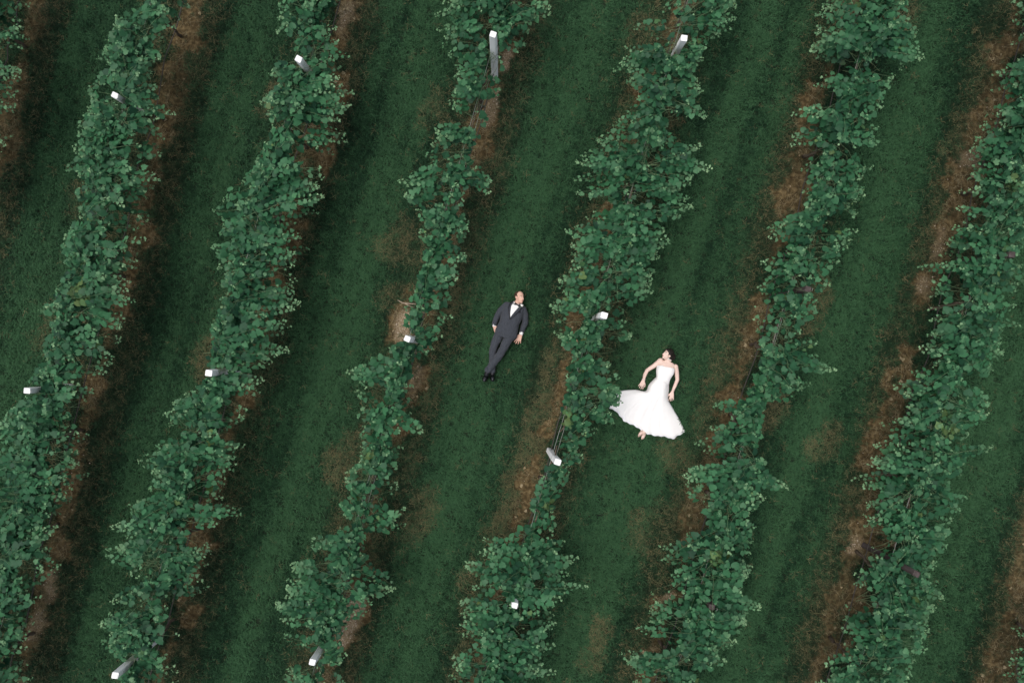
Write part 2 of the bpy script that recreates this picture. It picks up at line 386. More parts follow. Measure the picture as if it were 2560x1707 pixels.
ROWWORD = {'Z': 'cut off by the left edge', 'A': 'first full row from the left', 'B': 'second full row from the left', 'C': 'row left of the groom',
           'D': 'row between groom and bride', 'E': 'row right of the bride', 'F': 'last full row on the right', 'G': 'row cut off by the bottom right corner'}
YR = {'Z': (2.6, 7.6), 'A': (-7.6, 7.6), 'B': (-7.6, 7.6), 'C': (-7.6, 7.6), 'D': (-7.6, 7.6), 'E': (-7.6, 7.6), 'F': (-7.6, 7.6), 'G': (-7.6, -3.6)}
for n in ROWS:
    y0, y1 = YR[n]
    m = 26
    path = []; 
    for i in range(m):
        y = y0 + (y1 - y0) * i / (m - 1)
        path.append(Vector((row_x(n, y) + 0.03 * math.sin(i * 1.7), y, 0.30 + 0.05 * math.sin(i * 2.1 + ord(n)))))
    o = link('drip_hose', mesh_from('drip_hose', *tube(path, 0.010, 6), M_HOSE, True, (path[0].x, path[0].y, 0)))
    o.location = (path[0].x, path[0].y, 0)
    tag(o, 'thin dark drip hose strung low along the ' + ROWWORD[n].replace('cut off by the left edge', 'row cut off by the left edge'), 'hose', 'drip hoses along the vine rows')
    root = empty('trellis_wire', (row_x(n, y0), y0, 0))
    tag(root, 'pair of thin pale trellis wires along the ' + ROWWORD[n].replace('cut off by the left edge', 'row cut off by the left edge'), 'wire', 'trellis wires along the vine rows')
    for off, z in ((0.045, 0.98), (-0.04, 1.12)):
        pp = [Vector((row_x(n, y0 + (y1 - y0) * i / 12) + off, y0 + (y1 - y0) * i / 12, z + 0.01 * math.sin(i))) for i in range(13)]
        link('strand', mesh_from('strand', *tube(pp, 0.0035, 4), M_WIRE, True, root.location), root)

# ------------------------------------------------------------------ vines
S = 2560 / 2352.0
EDGES = {  # canopy outline of each row: y, left, right in a 2352 wide view of the photograph
 'Z': [(-120, -150, 75), (0, -130, 55), (100, -130, 62), (200, -140, 48), (310, -150, 26), (380, -160, -10), (460, -180, -40)],
 'A': [(-100, 380, 470), (0, 365, 440), (45, 265, 420), (100, 240, 372), (200, 205, 372), (300, 185, 378), (400, 175, 375), (460, 205, 340), (540, 150, 320), (600, 145, 318), (660, 150, 300), (700, 118, 292), (760, 120, 285), (800, 95, 275), (860, 92, 250), (905, 70, 215), (950, 0, 195), (1050, -20, 185), (1150, -30, 160), (1250, -60, 120), (1350, -90, 95), (1450, -120, 75), (1550, -140, 55), (1650, -160, 40)],
 'B': [(-100, 650, 800), (0, 638, 775), (60, 635, 768), (100, 630, 770), (160, 625, 785), (250, 602, 795), (330, 625, 775), (380, 580, 745), (450, 515, 738), (500, 512, 730), (560, 500, 690), (640, 495, 680), (690, 510, 685), (760, 485, 660), (800, 488, 662), (850, 500, 610), (895, 430, 605), (940, 385, 570), (1000, 370, 565), (1060, 345, 550), (1120, 350, 520), (1170, 285, 510), (1230, 268, 495), (1290, 262, 478), (1350, 265, 458), (1430, 238, 440), (1500, 265, 420), (1560, 290, 400), (1650, 270, 380)],
 'C': [(-100, 1040, 1270), (0, 1022, 1262), (60, 1018, 1225), (110, 1020, 1215), (150, 1045, 1165), (200, 1040, 1150), (260, 1042, 1120), (295, 1050, 1110), (320, 995, 1075), (370, 970, 1120), (420, 930, 1128), (460, 935, 1110), (500, 965, 1085), (560, 960, 1070), (620, 970, 1080), (680, 955, 1040), (740, 935, 1035), (790, 925, 1000), (825, 850, 970), (860, 805, 930), (920, 815, 955), (980, 825, 950), (1040, 830, 925), (1090, 795, 915), (1150, 800, 930), (1190, 740, 915), (1240, 700, 870), (1290, 670, 820), (1340, 650, 880), (1370, 640, 860), (1420, 635, 800), (1480, 665, 800), (1550, 670, 800), (1650, 650, 780)],
 'D': [(-100, 1600, 1720), (0, 1580, 1695), (60, 1440, 1680), (100, 1425, 1640), (150, 1425, 1610), (210, 1450, 1615), (250, 1440, 1600), (300, 1395, 1530), (350, 1330, 1575), (390, 1330, 1610), (440, 1350, 1590), (490, 1355, 1575), (540, 1305, 1545), (600, 1310, 1510), (650, 1285, 1500), (690, 1270, 1470), (720, 1265, 1440), (770, 1295, 1450), (820, 1310, 1405), (880, 1310, 1415), (915, 1300, 1422), (960, 1310, 1405), (1000, 1295, 1340), (1050, 1280, 1320), (1100, 1235, 1290), (1160, 1220, 1270), (1220, 1195, 1270), (1255, 1115, 1280), (1300, 1075, 1310), (1350, 1075, 1305), (1400, 1060, 1290), (1460, 1045, 1265), (1520, 1035, 1250), (1650, 1010, 1235)],
 'E': [(-100, 1920, 2100), (0, 1890, 2085), (50, 1870, 2100), (110, 1860, 2118), (160, 1890, 2080), (210, 1870, 2035), (260, 1840, 2030), (310, 1820, 2025), (370, 1860, 2010), (430, 1850, 1990), (480, 1850, 1975), (530, 1765, 1970), (590, 1745, 1940), (640, 1735, 1920), (700, 1735, 1875), (760, 1735, 1870), (800, 1735, 1880), (850, 1740, 1905), (890, 1710, 1850), (930, 1640, 1750), (990, 1625, 1740), (1050, 1600, 1745), (1100, 1575, 1795), (1160, 1570, 1740), (1230, 1550, 1735), (1300, 1510, 1725), (1350, 1490, 1715), (1400, 1480, 1735), (1460, 1445, 1690), (1520, 1440, 1680), (1560, 1450, 1640), (1650, 1440, 1620)],
 'F': [(-100, 2310, 2480), (0, 2318, 2470), (80, 2320, 2450), (130, 2325, 2440), (170, 2270, 2440), (250, 2272, 2430), (320, 2230, 2420), (400, 2225, 2400), (470, 2195, 2390), (550, 2180, 2350), (620, 2140, 2352), (700, 2132, 2330), (770, 2130, 2305), (840, 2110, 2285), (890, 2075, 2270), (950, 2075, 2265), (1000, 2010, 2200), (1060, 1995, 2190), (1120, 1985, 2185), (1200, 1985, 2195), (1280, 2005, 2150), (1340, 1985, 2145), (1400, 1930, 2150), (1460, 1930, 2140), (1520, 1895, 2105), (1560, 1880, 2090), (1650, 1860, 2060)],
 'G': [(1380, 2352, 2480), (1440, 2336, 2470), (1490, 2330, 2460), (1550, 2300, 2450), (1650, 2280, 2430)],
}
VINES = {  # y boundaries and one label each
 'Z': [(-110, 150, 'dark grapevine filling the top left corner of the photo'),
       (150, 430, 'grapevine at the left edge below the corner vine, mostly out of the frame')],
 'A': [(-90, 100, 'small leafy grapevine reaching the top edge left of a wide brown soil patch'),
       (100, 330, 'grapevine carrying a short white post top near the top left corner'),
       (330, 515, 'broad grapevine below the white post of the first full row from the left'),
       (515, 690, 'grapevine of the first full row with a few yellow leaves'),
       (690, 905, 'grapevine narrowing towards the white post at the left edge'),
       (905, 1140, 'wide grapevine just below the white post at the left edge, touching the frame'),
       (1140, 1390, 'grapevine on the left edge, second above the bottom left corner'),
       (1390, 1640, 'grapevine in the bottom left corner next to a pale sandy strip')],
 'B': [(-90, 200, 'grapevine at the top edge with a white slanted post in its lower half'),
       (200, 375, 'grapevine below the slanted white post, with a shoot stretching right over the soil'),
       (375, 600, 'dense grapevine midway up the second full row, well above the sideways white post'),
       (600, 850, 'dense grapevine just above the sideways white post, with a shoot pointing right'),
       (850, 1130, 'grapevine right of and below the sideways white post in dry grass'),
       (1130, 1360, 'grapevine next to a reddish brown soil patch in the lower left quarter'),
       (1360, 1640, 'grapevine hanging over the long leaning post at the bottom left')],
 'C': [(-90, 135, 'grapevine spreading to both sides above the tall grey post at the top centre'),
       (135, 305, 'slim grapevine beside the tall grey post, ending at a gap with bare wires'),
       (305, 520, 'loose grapevine with wide side shoots below the gap with bare wires'),
       (520, 810, 'slim grapevine beside the pale sand patch left of the groom'),
       (810, 1070, 'grapevine left of the shoes of the man, with a drooping shoot'),
       (1070, 1215, 'narrow grapevine below the drooping shoot, beside dry tan grass'),
       (1215, 1400, 'grapevine with a long shoot reaching right between two bare soil patches'),
       (1400, 1640, 'grapevine around the flat white post near the bottom edge')],
 'D': [(-90, 55, 'grapevine at the top edge beside the tilted white post and straw'),
       (55, 290, 'grapevine below the tilted white post, right of the top centre'),
       (290, 510, 'largest grapevine above the couple, with shoots far out on both sides'),
       (510, 700, 'grapevine directly above and right of the groom\'s head'),
       (700, 830, 'grapevine around the white post between groom and bride'),
       (830, 1010, 'grapevine hanging its leaves over the tip of the bride\'s train'),
       (1010, 1225, 'sparse thin grapevine by the bare white post below left of the bride'),
       (1225, 1420, 'bushy grapevine with a tiny white post top at the bottom centre'),
       (1420, 1640, 'grapevine at the bottom edge in the centre of the photo')],
 'E': [(-90, 195, 'wide grapevine at the top edge right of the tilted white post'),
       (195, 450, 'grapevine beside golden straw and a bare dark hose'),
       (450, 690, 'grapevine just below the golden straw patch'),
       (690, 915, 'grapevine with a dark post top, level with the bride\'s head'),
       (915, 1065, 'narrow grapevine right of the bride\'s skirt'),
       (1065, 1290, 'grapevine below right of the bride, with one shoot pointing right'),
       (1290, 1460, 'straggling grapevine with a dark post and a long trailing shoot to the right'),
       (1460, 1640, 'grapevine at the bottom edge right of the centre with dark open holes')],
 'F': [(-90, 290, 'grapevine in the top right corner beside pale bare soil'),
       (290, 560, 'grapevine on the right edge below the top right corner'),
       (560, 830, 'thick grapevine carrying a dark post top at the right edge'),
       (830, 985, 'grapevine in the last full row level with the bride\'s feet'),
       (985, 1230, 'grapevine with a long shoot pointing up right over the last lane'),
       (1230, 1440, 'grapevine next to the dark post shaft over bare soil, lower right'),
       (1440, 1640, 'grapevine at the bottom edge in the last full row on the right')],
 'G': [(1390, 1640, 'few vine leaves peeking in at the bottom right corner')],
}
# long shoots seen sticking out: row, origin y, tip (x, y) in the 2352 view, height of the tip
LONG = [('D', 895, 1424, 900, 1.25), ('D', 905, 1406, 912, 1.2), ('D', 885, 1405, 895, 1.3), ('D', 920, 1395, 945, 1.1), ('B', 690, 688, 693, 1.2), ('B', 270, 805, 243, 1.3), ('B', 250, 602, 240, 1.4), ('B', 470, 742, 452, 1.1), ('B', 770, 664, 808, 1.2), ('B', 1440, 234, 1436, 1.3), ('B', 1330, 268, 1378, 1.3), ('B', 1240, 482, 1268, 1.0), ('B', 1200, 268, 1205, 1.3),
        ('A', 710, 112, 705, 1.3), ('A', 540, 148, 545, 1.4), ('A', 440, 178, 440, 1.3), ('A', 350, 172, 348, 1.3), ('A', 250, 385, 262, 1.1), ('A', 620, 312, 600, 1.0), ('A', 60, 268, 40, 1.3),
        ('E', 100, 2122, 132, 1.3), ('E', 90, 1862, 118, 1.3), ('E', 1080, 1798, 1112, 1.2), ('E', 1360, 1746, 1396, 1.2), ('E', 830, 1910, 846, 1.3), ('E', 1080, 1570, 1092, 1.2), ('E', 900, 1752, 940, 0.9), ('E', 1480, 1690, 1475, 1.2), ('E', 1520, 1445, 1520, 1.1), ('E', 300, 1820, 312, 1.2),
        ('F', 1050, 2278, 1026, 1.4), ('F', 940, 2265, 948, 1.3), ('F', 860, 2300, 805, 1.2), ('F', 1060, 2000, 1052, 1.1), ('F', 1100, 1985, 1112, 1.1), ('F', 1330, 1962, 1315, 1.0), ('F', 1320, 2165, 1375, 1.2), ('F', 900, 2078, 905, 1.1), ('F', 500, 2200, 480, 1.0),
        ('C', 1350, 902, 1350, 1.1), ('C', 940, 962, 982, 1.1), ('C', 1390, 636, 1385, 1.2), ('C', 1350, 660, 1352, 1.2), ('C', 430, 930, 450, 1.2), ('C', 400, 1128, 420, 1.3), ('C', 20, 1266, 18, 1.3), ('C', 1100, 795, 1100, 1.2), ('C', 860, 805, 855, 1.2), ('C', 300, 1000, 305, 1.2), ('C', 1270, 905, 1350, 1.0),
        ('D', 890, 1426, 906, 1.2), ('D', 900, 1420, 920, 1.1), ('D', 930, 1408, 968, 1.0), ('D', 940, 1400, 960, 0.9), ('D', 375, 1626, 390, 1.3), ('D', 380, 1600, 340, 1.3), ('D', 380, 1326, 372, 1.3), ('D', 700, 1264, 702, 1.2), ('D', 640, 1285, 640, 1.2), ('D', 480, 1380, 455, 1.2), ('D', 760, 1448, 778, 1.1), ('D', 790, 1290, 770, 1.1), ('D', 1290, 1316, 1290, 1.3), ('D', 1300, 1072, 1298, 1.2), ('D', 1270, 1112, 1238, 1.2), ('D', 1390, 1058, 1382, 1.2), ('D', 220, 1618, 272, 1.3), ('D', 110, 1425, 150, 1.2), ('D', 500, 1588, 470, 1.2), ('D', 1190, 1272, 1110, 1.0), ('D', 1200, 1300, 1062, 1.1), ('D', 1060, 1330, 1050, 1.1), ('D', 1220, 1250, 1160, 1.0)]
HOLES = [(1513, 512, 24), (1521, 580, 17), (1440, 800, 26), (2035, 378, 20), (1505, 640, 12), (700, 310, 18), (1120, 468, 12), (355, 1505, 22), (1660, 1475, 30), (1620, 1420, 18), (2180, 1500, 28), (2185, 1350, 38), (2150, 1500, 28), (1915, 770, 24), (1945, 845, 22), (490, 1345, 24), (1690, 60, 24), (1740, 60, 10)]
YELLOW = [(195, 735, 34), (2370, 1075, 30), (2362, 1040, 20), (1795, 1395, 26), (1418, 1045, 26), (2535, 465, 30), (1370, 1265, 20), (920, 1140, 18)]

def leaf_meshes():
    out = []
    shapes = [([(0.0, 0.0), (0.17, -0.13), (0.37, -0.10), (0.49, 0.06), (0.42, 0.22), (0.47, 0.46), (0.20, 0.60), (0.0, 0.90)], 0.12, 0.14),
              ([(0.0, 0.02), (0.15, -0.15), (0.36, -0.13), (0.50, 0.04), (0.47, 0.22), (0.51, 0.40), (0.27, 0.60), (0.0, 0.90)], 0.05, 0.16),
              ([(0.0, 0.0), (0.20, -0.10), (0.41, -0.02), (0.50, 0.16), (0.41, 0.30), (0.42, 0.54), (0.17, 0.64), (0.0, 0.84)], 0.20, 0.10),
              ([(0.0, 0.0), (0.16, -0.14), (0.40, -0.12), (0.46, 0.08), (0.53, 0.26), (0.37, 0.44), (0.29, 0.66), (0.0, 0.92)], 0.02, 0.22),
              ([(0.0, 0.0), (0.18, -0.12), (0.38, -0.08), (0.46, 0.10), (0.46, 0.30), (0.38, 0.50), (0.20, 0.66), (0.0, 0.80)], 0.26, 0.12)]
    for si, (pts, fold, curl) in enumerate(shapes):
        v = [(0, 0.22, 0.02), (0, 0.55, 0.0)]          # two vertices on the midrib
        def zz(x, y): return fold * abs(x) * 1.4 - curl * (x * x * 2.2 + max(0, y - 0.3) ** 2 * 1.2) + 0.015 * math.sin(9 * x + 7 * y + si)
        idx_r = []; idx_l = []
        for j, (x, y) in enumerate(pts):
            if x == 0:
                v.append((0, y, zz(0, y))); k = len(v) - 1; idx_r.append(k); idx_l.append(k)
            else:
                v.append((x, y, zz(x, y))); idx_r.append(len(v) - 1)
                v.append((-x, y + 0.02 * math.sin(j), zz(-x, y))); idx_l.append(len(v) - 1)
        f = []
        for side, idx in ((1, idx_r), (-1, idx_l)):
            for a in range(len(idx) - 1):
                c = 0 if a < 4 else 1
                tri = (c, idx[a], idx[a + 1]) if side == 1 else (c, idx[a + 1], idx[a])
                f.append(tri)
                if a == 3:
                    f.append((0, idx[4], 1) if side == 1 else (0, 1, idx[4]))
        me = bpy.data.meshes.new('leaf'); me.from_pydata(v, [], f); me.shade_smooth(); me.materials.append(M_LEAF_O)
        out.append((np.array(v), np.array(f), me))
    return out
LEAVES = leaf_meshes()

def interp_edges(n, v2352):
    e = EDGES[n]; ys = [a[0] for a in e]
    return np.interp(v2352, ys, [a[1] for a in e]), np.interp(v2352, ys, [a[2] for a in e])
POSTSEG = [(np.array(p[0], float), np.array(p[4], float), (9 if p[0][1] > 1500 and 1280 < p[0][0] < 1290 else 15) if p[3] else 10) for p in POSTS]
def blocked(u, v, rng):
    for a, b, r in POSTSEG:
        d = b - a; t = np.clip(((u - a[0]) * d[0] + (v - a[1]) * d[1]) / max(1e-6, d @ d), 0, 1)
        if (u - a[0] - t * d[0]) ** 2 + (v - a[1] - t * d[1]) ** 2 < r * r: return True
    for hu, hv, r in HOLES:
        if (u - hu) ** 2 + (v - hv) ** 2 < r * r and rng.rand() < 0.93: return True
    return False

ALL = []       # every leaf of every vine: for choosing the ones that show
stem_total = 0
def grow_shoot(rng, O, T, leaves, stems, young=1.0, lift=0.25, spacing=0.052, bare=0.25, size=1.0):
    O = np.array(O, float); T = np.array(T, float)
    D = T - O; L = np.linalg.norm(D)
    mid = O + D * 0.5 + np.array([0, 0, lift * L]) + rng.normal(0, 0.05, 3)
    hd = D[:2] / (np.linalg.norm(D[:2]) + 1e-6)
    nseg = 7; ts = np.linspace(0, 1, nseg + 1)
    pts = [(1 - t) ** 2 * O + 2 * t * (1 - t) * mid + t * t * T + rng.normal(0, 0.012, 3) for t in ts]
    stems.append((pts, max(0.0022, 0.0040 - 0.0012 * rng.rand())))
    ln = sum(np.linalg.norm(pts[i + 1] - pts[i]) for i in range(nseg))
    tone0 = rng.rand(); roll0 = rng.normal(0, .22); pit0 = rng.normal(.28, .2)
    nl = max(4, int(ln / spacing)); sgn = 1 if rng.rand() < 0.5 else -1
    for j in range(nl):
        t = bare + (1 - bare) * (j + 0.3 * rng.rand()) / (nl - 0.7); t = min(t, 1.0)
        fi = t * nseg; i0 = min(int(fi), nseg - 1); fr = fi - i0
        p = pts[i0] * (1 - fr) + pts[i0 + 1] * fr
        d = pts[i0 + 1] - pts[i0]; d2 = d[:2] / (np.linalg.norm(d[:2]) + 1e-6)
        sgn = -sgn
        ang = sgn * rng.uniform(0.35, 1.25)
        dirx = d2[0] * math.cos(ang) - d2[1] * math.sin(ang); diry = d2[0] * math.sin(ang) + d2[1] * math.cos(ang)
        taper = 1.0 if t < 0.68 else max(0.22, 1 - (t - 0.68) / 0.32 * 0.78)
        w = (0.074 + 0.075 * rng.rand() ** 1.6) * taper * size
        pet = 0.055 * taper + 0.01
        pos = p + np.array([dirx * pet, diry * pet, 0.018 + 0.02 * rng.rand()])
        youth = np.clip((t - 0.62) / 0.38, 0, 1) ** 1.6 * young * rng.uniform(.35, .95)
        leaves.append((pos, (dirx, diry), w, youth, roll0 + sgn * .25 + rng.normal(0, 0.26), pit0 + rng.normal(0, 0.22), float(np.clip(.05 + .5 * t * t + .45 * tone0 + rng.normal(0, .14), 0, 1)), rng.randint(0, 5)))
    # the unfolding tip
    for j in range(3):
        a = rng.uniform(0, 6.28)
        leaves.append((pts[-1] + rng.normal(0, 0.012, 3), (math.cos(a), math.sin(a)), 0.022 + 0.02 * rng.rand(), (0.6 + 0.4 * rng.rand()) * young, rng.normal(0, 0.6), rng.normal(0.2, 0.5), 1.0, rng.randint(0, 5)))

def make_vine(n, y0, y1, lab, idx):
    rng = np.random.RandomState(1000 + idx)
    vm = (y0 + y1) / 2 * S
    ymid = PX(0, vm, 1.25).y
    tx = row_x(n, ymid)
    ya = PX(0, y1 * S, 1.2).y; yb = PX(0, y0 * S, 1.2).y
    root = empty('grapevine', (tx, ymid, 0.0)); tag(root, lab, 'grapevine', 'grapevines growing in rows')
    # trunk and cordons
    base = Vector((tx + rng.uniform(-.06, .06), ymid + rng.uniform(-.15, .15), -0.05)); head = Vector((tx, ymid, 0.95))
    path = [base + (head - base) * t + Vector((rng.normal(0, .02), rng.normal(0, .02), 0)) * (t > 0) for t in np.linspace(0, 1, 8)]
    link('trunk', mesh_from('trunk', *tube(path, [0.038, 0.032, 0.029, 0.027, 0.026, 0.026, 0.028, 0.024], 8), M_BARK, True, root.location), root)
    for ye in (ya + 0.12, yb - 0.12):
        pth = []
        for t in np.linspace(0, 1, 8):
            y = ymid + (ye - ymid) * t
            pth.append(Vector((row_x(n, y) + rng.normal(0, .015), y, 0.95 + 0.10 * min(1, t * 4) + rng.normal(0, .012))))
        link('cordon', mesh_from('cordon', *tube(pth, [0.022 - 0.011 * t for t in np.linspace(0, 1, 8)], 7), M_BARK, True, root.location), root)
    leaves, stems = [], []
    sparse = (n == 'D' and 1010 <= y0 < 1225)
    loose = {'C': 0.78, 'E': 0.86}.get(n, 1.0)
    lo, hi = interp_edges(n, np.linspace(y0, y1, 12)); area = float(np.mean(hi - lo)) * S * (y1 - y0) * S / 148.0 ** 2
    ns = int(area * 25 * loose * (0.45 if sparse else 1)) + 4
    pts_t = []
    for k in range(ns):
        yy = rng.uniform(y0, y1)
        l, r = interp_edges(n, yy)
        q = rng.rand()
        f = rng.beta(0.85, 0.85)
        f = f if q < 0.72 else (0.02 + 0.06 * rng.rand() if q < 0.86 else 0.92 + 0.06 * rng.rand())
        if rng.rand() < 0.13: f += (1 if f > .5 else -1) * rng.uniform(.02, .20)
        u = (l + (r - l) * f) * S; v = yy * S
        ef = abs(2 * f - 1)
        zt = 1.12 + 0.40 * (1 - ef ** 2) * rng.uniform(0.2, 1.2) + 0.20 * rng.normal() + 0.75 * (vnoise(u / 60., v / 60., 1.0, 2) - 0.5)
        if rng.rand() < 0.27: zt -= rng.uniform(0.2, 0.7)
        zt = float(np.clip(zt, 0.45, 1.75))
        if sparse: zt = float(np.clip(zt, 0.6, 1.2))
        T = PX(u, v, zt)
        yo = np.clip(T.y + rng.normal(0, 0.28), ya, yb)
        O = (row_x(n, yo) + rng.normal(0, .03), yo, 1.03 + rng.normal(0, .04))
        # shoots keep inside the outline: shift the origin towards the tip when the outline is narrow
        lu, ru = interp_edges(n, (853.5 - O[1] * FPX / (CAM_H - 1.05)) / S)
        ou, ov = to_px(O[0], O[1], 1.05)
        ou2 = min(max(ou, lu * S + 14), ru * S - 14)
        if abs(ou2 - ou) > 1:
            O = (O[0] + (ou2 - ou) * (CAM_H - 1.05) / FPX * 0.9, O[1], O[2] + 0.05)
        O = (O[0] - (T.x - O[0]) * rng.uniform(0, .4), O[1] - (T.y - O[1]) * rng.uniform(0, .3), O[2] + rng.uniform(0, .12))
        grow_shoot(rng, O, T, leaves, stems, young=rng.uniform(0.25, 1.0), lift=rng.uniform(0.08, 0.34), bare=0.04)
    clumps = []
    # short spurs along the cordon
    nsp = int(abs(yb - ya) * (3 if sparse else 15))
    for k in range(nsp):
        yo = rng.uniform(ya, yb); a = rng.uniform(0, 6.283); L_ = rng.uniform(.18, .42)
        O = (row_x(n, yo), yo, 1.02); lu, ru = interp_edges(n, (853.5 - yo * FPX / (CAM_H - 1.2)) / S)
        O = (O[0] - math.cos(a) * .12, yo - math.sin(a) * .12, 1.06); T = Vector((O[0] + math.cos(a) * L_, yo + math.sin(a) * L_, 1.08 + rng.uniform(.05, .40)))
        tu, tv = to_px(*T)
        wv = (853.5 - yo * FPX / (CAM_H - 1.2)) / S; lq, rq = interp_edges(n, wv)
        if lu * S - 2 < tu < ru * S + 2 and (rq - lq > 105 or rng.rand() < .25): grow_shoot(rng, O, T, leaves, stems, young=rng.uniform(.1, .8), lift=.3, bare=.05, spacing=.05)
    holes = []
    for k in range(0 if sparse else rng.randint(3, 6)):
        hy = rng.uniform(y0, y1); l, r = interp_edges(n, hy); holes.append(((l + (r - l) * rng.uniform(.25, .8)) * S, hy * S, rng.uniform(12, 30)))
    for (rn, oy, txx, tyy, tz) in LONG:
        if rn == n and y0 <= oy < y1:
            T = PX(txx * S, tyy * S, tz); yo = np.clip(PX(0, oy * S, 1.1).y, ya - .2, yb + .2)
            O = (row_x(n, yo), yo, 1.05)
            lu, ru = interp_edges(n, oy); ou, _ = to_px(O[0], O[1], 1.05)
            ou2 = min(max(ou, lu * S + 20), ru * S - 20); O = (O[0] + (ou2 - ou) * 11.75 / FPX, O[1], O[2])
            for rep in range(2 if tz > 1.05 else 1):
                grow_shoot(rng, O, T + Vector((rng.normal(0, .04), rng.normal(0, .05), rng.normal(0, .05))) * rep, leaves, stems, young=0.35 if rn == 'D' and 880 < oy < 950 else 1.0, lift=0.12, bare=0.2, size=1.2 if rn == 'D' and 880 < oy < 950 else 0.95)
    # stems, one joined part: they are hair-thin and cross everywhere
    acc = Acc()
    for pts, r in stems: acc.add(tube([Vector(p) for p in pts], [r * (1 - 0.5 * i / 7) for i in range(8)], 3, False))
    tag(link('shoots', mesh_from('shoots', acc.v, acc.f, M_STEM, True, root.location), root), kind='stuff')
    recs = []
    for lf in leaves:
        u, v = to_px(*lf[0])
        if blocked(u, v, rng): continue
        if lf[0][2] > 0.85 and any((u - a) ** 2 + ((v - b_) * .8) ** 2 < c * c for a, b_, c in holes) and rng.rand() < 0.88: continue
        yel = 0.0
        for yu, yv, yr in YELLOW:
            if (u - yu) ** 2 + (v - yv) ** 2 < (yr * .75) ** 2: yel = rng.uniform(0.0, 0.4)
        if yel == 0 and rng.rand() < 0.006: yel = rng.uniform(0.1, 0.45)
        recs.append((lf, yel, u, v))
    ALL.append((root, recs))
    return root

vi = 0
for n in VINES:
    for (y0, y1, lab) in VINES[n]:
        make_vine(n, y0, y1, lab, vi); vi += 1

# which leaves show: topmost of each small cell as seen from above
cell = {}
for vi_, (root, recs) in enumerate(ALL):
    for li, (lf, yel, u, v) in enumerate(recs):
        k = (int(u // 7), int(v // 7)); z = lf[0][2]
        if k not in cell or z > cell[k][0]: cell[k] = (z, vi_, li)
shown = {}
for z, vi_, li in cell.values(): shown.setdefault(vi_, set()).add(li)

def leaf_matrix(lf, root):
    pos, (dx, dy), w, youth, roll, pitch, tone, kind = lf
    y = Vector((dx, dy, -math.tan(max(-0.9, min(1.1, pitch))))).normalized()
    x = Vector((dy, -dx, math.tan(max(-0.9, min(0.9, roll))))); x = (x - y * x.dot(y)).normalized(); z = x.cross(y)
    m = Matrix(((x.x * w, y.x * w, z.x * w, pos[0] - root.location.x), (x.y * w, y.y * w, z.y * w, pos[1] - root.location.y), (x.z * w, y.z * w, z.z * w, pos[2] - root.location.z), (0, 0, 0, 1)))
    return m
n_obj = 0
for vi_, (root, recs) in enumerate(ALL):
    order = sorted(range(len(recs)), key=lambda i: (-(i in shown.get(vi_, ())), -(recs[i][0][2] / 1.0 > 0) * recs[i][0][2] * recs[i][0][2 + 0] if False else -recs[i][0][2]))
    vis = [i for i in order if i in shown.get(vi_, ()) and 0 <= recs[i][2] <= 2560 and 0 <= recs[i][3] <= 1707]
    vis.sort(key=lambda i: -recs[i][0][2])
    vis = sorted(vis, key=lambda i: -recs[i][0][3 - 1])[:300]
    pick = set(vis)
    V, F, C = [], [], []
    off = 0
    for i, (lf, yel, u, v) in enumerate(recs):
        m = leaf_matrix(lf, root); tint = (float(lf[3]), float(yel), float(lf[6]), 1.0)
        lv, lfc, me = LEAVES[lf[7]]
        if i in pick:
            o = bpy.data.objects.new('leaf', me); COL.objects.link(o); o.parent = root; o.matrix_basis = m; o.color = tint
            n_obj += 1
        else:
            M = np.array(m); V.append(lv @ M[:3, :3].T + M[:3, 3]); F.append(lfc + off); off += len(lv); C.append(np.tile(tint, (len(lv), 1)))
    if V:
        V = np.concatenate(V); F = np.concatenate(F); C = np.concatenate(C).astype(np.float32)
        me = bpy.data.meshes.new('foliage')
        me.vertices.add(len(V)); me.vertices.foreach_set('co', V.astype(np.float32).ravel())
        me.loops.add(F.size); me.loops.foreach_set('vertex_index', F.astype(np.int32).ravel())
        me.polygons.add(len(F)); me.polygons.foreach_set('loop_start', np.arange(0, F.size, 3, dtype=np.int32))
        me.update(calc_edges=True)
        ca = me.color_attributes.new('tint', 'FLOAT_COLOR', 'POINT'); ca.data.foreach_set('color', C.ravel())
        me.shade_smooth(); me.materials.append(M_LEAF_J)
        tag(link('foliage', me, root), kind='stuff')
print('leaf objects', n_obj, 'leaves', sum(len(r) for _, r in ALL))

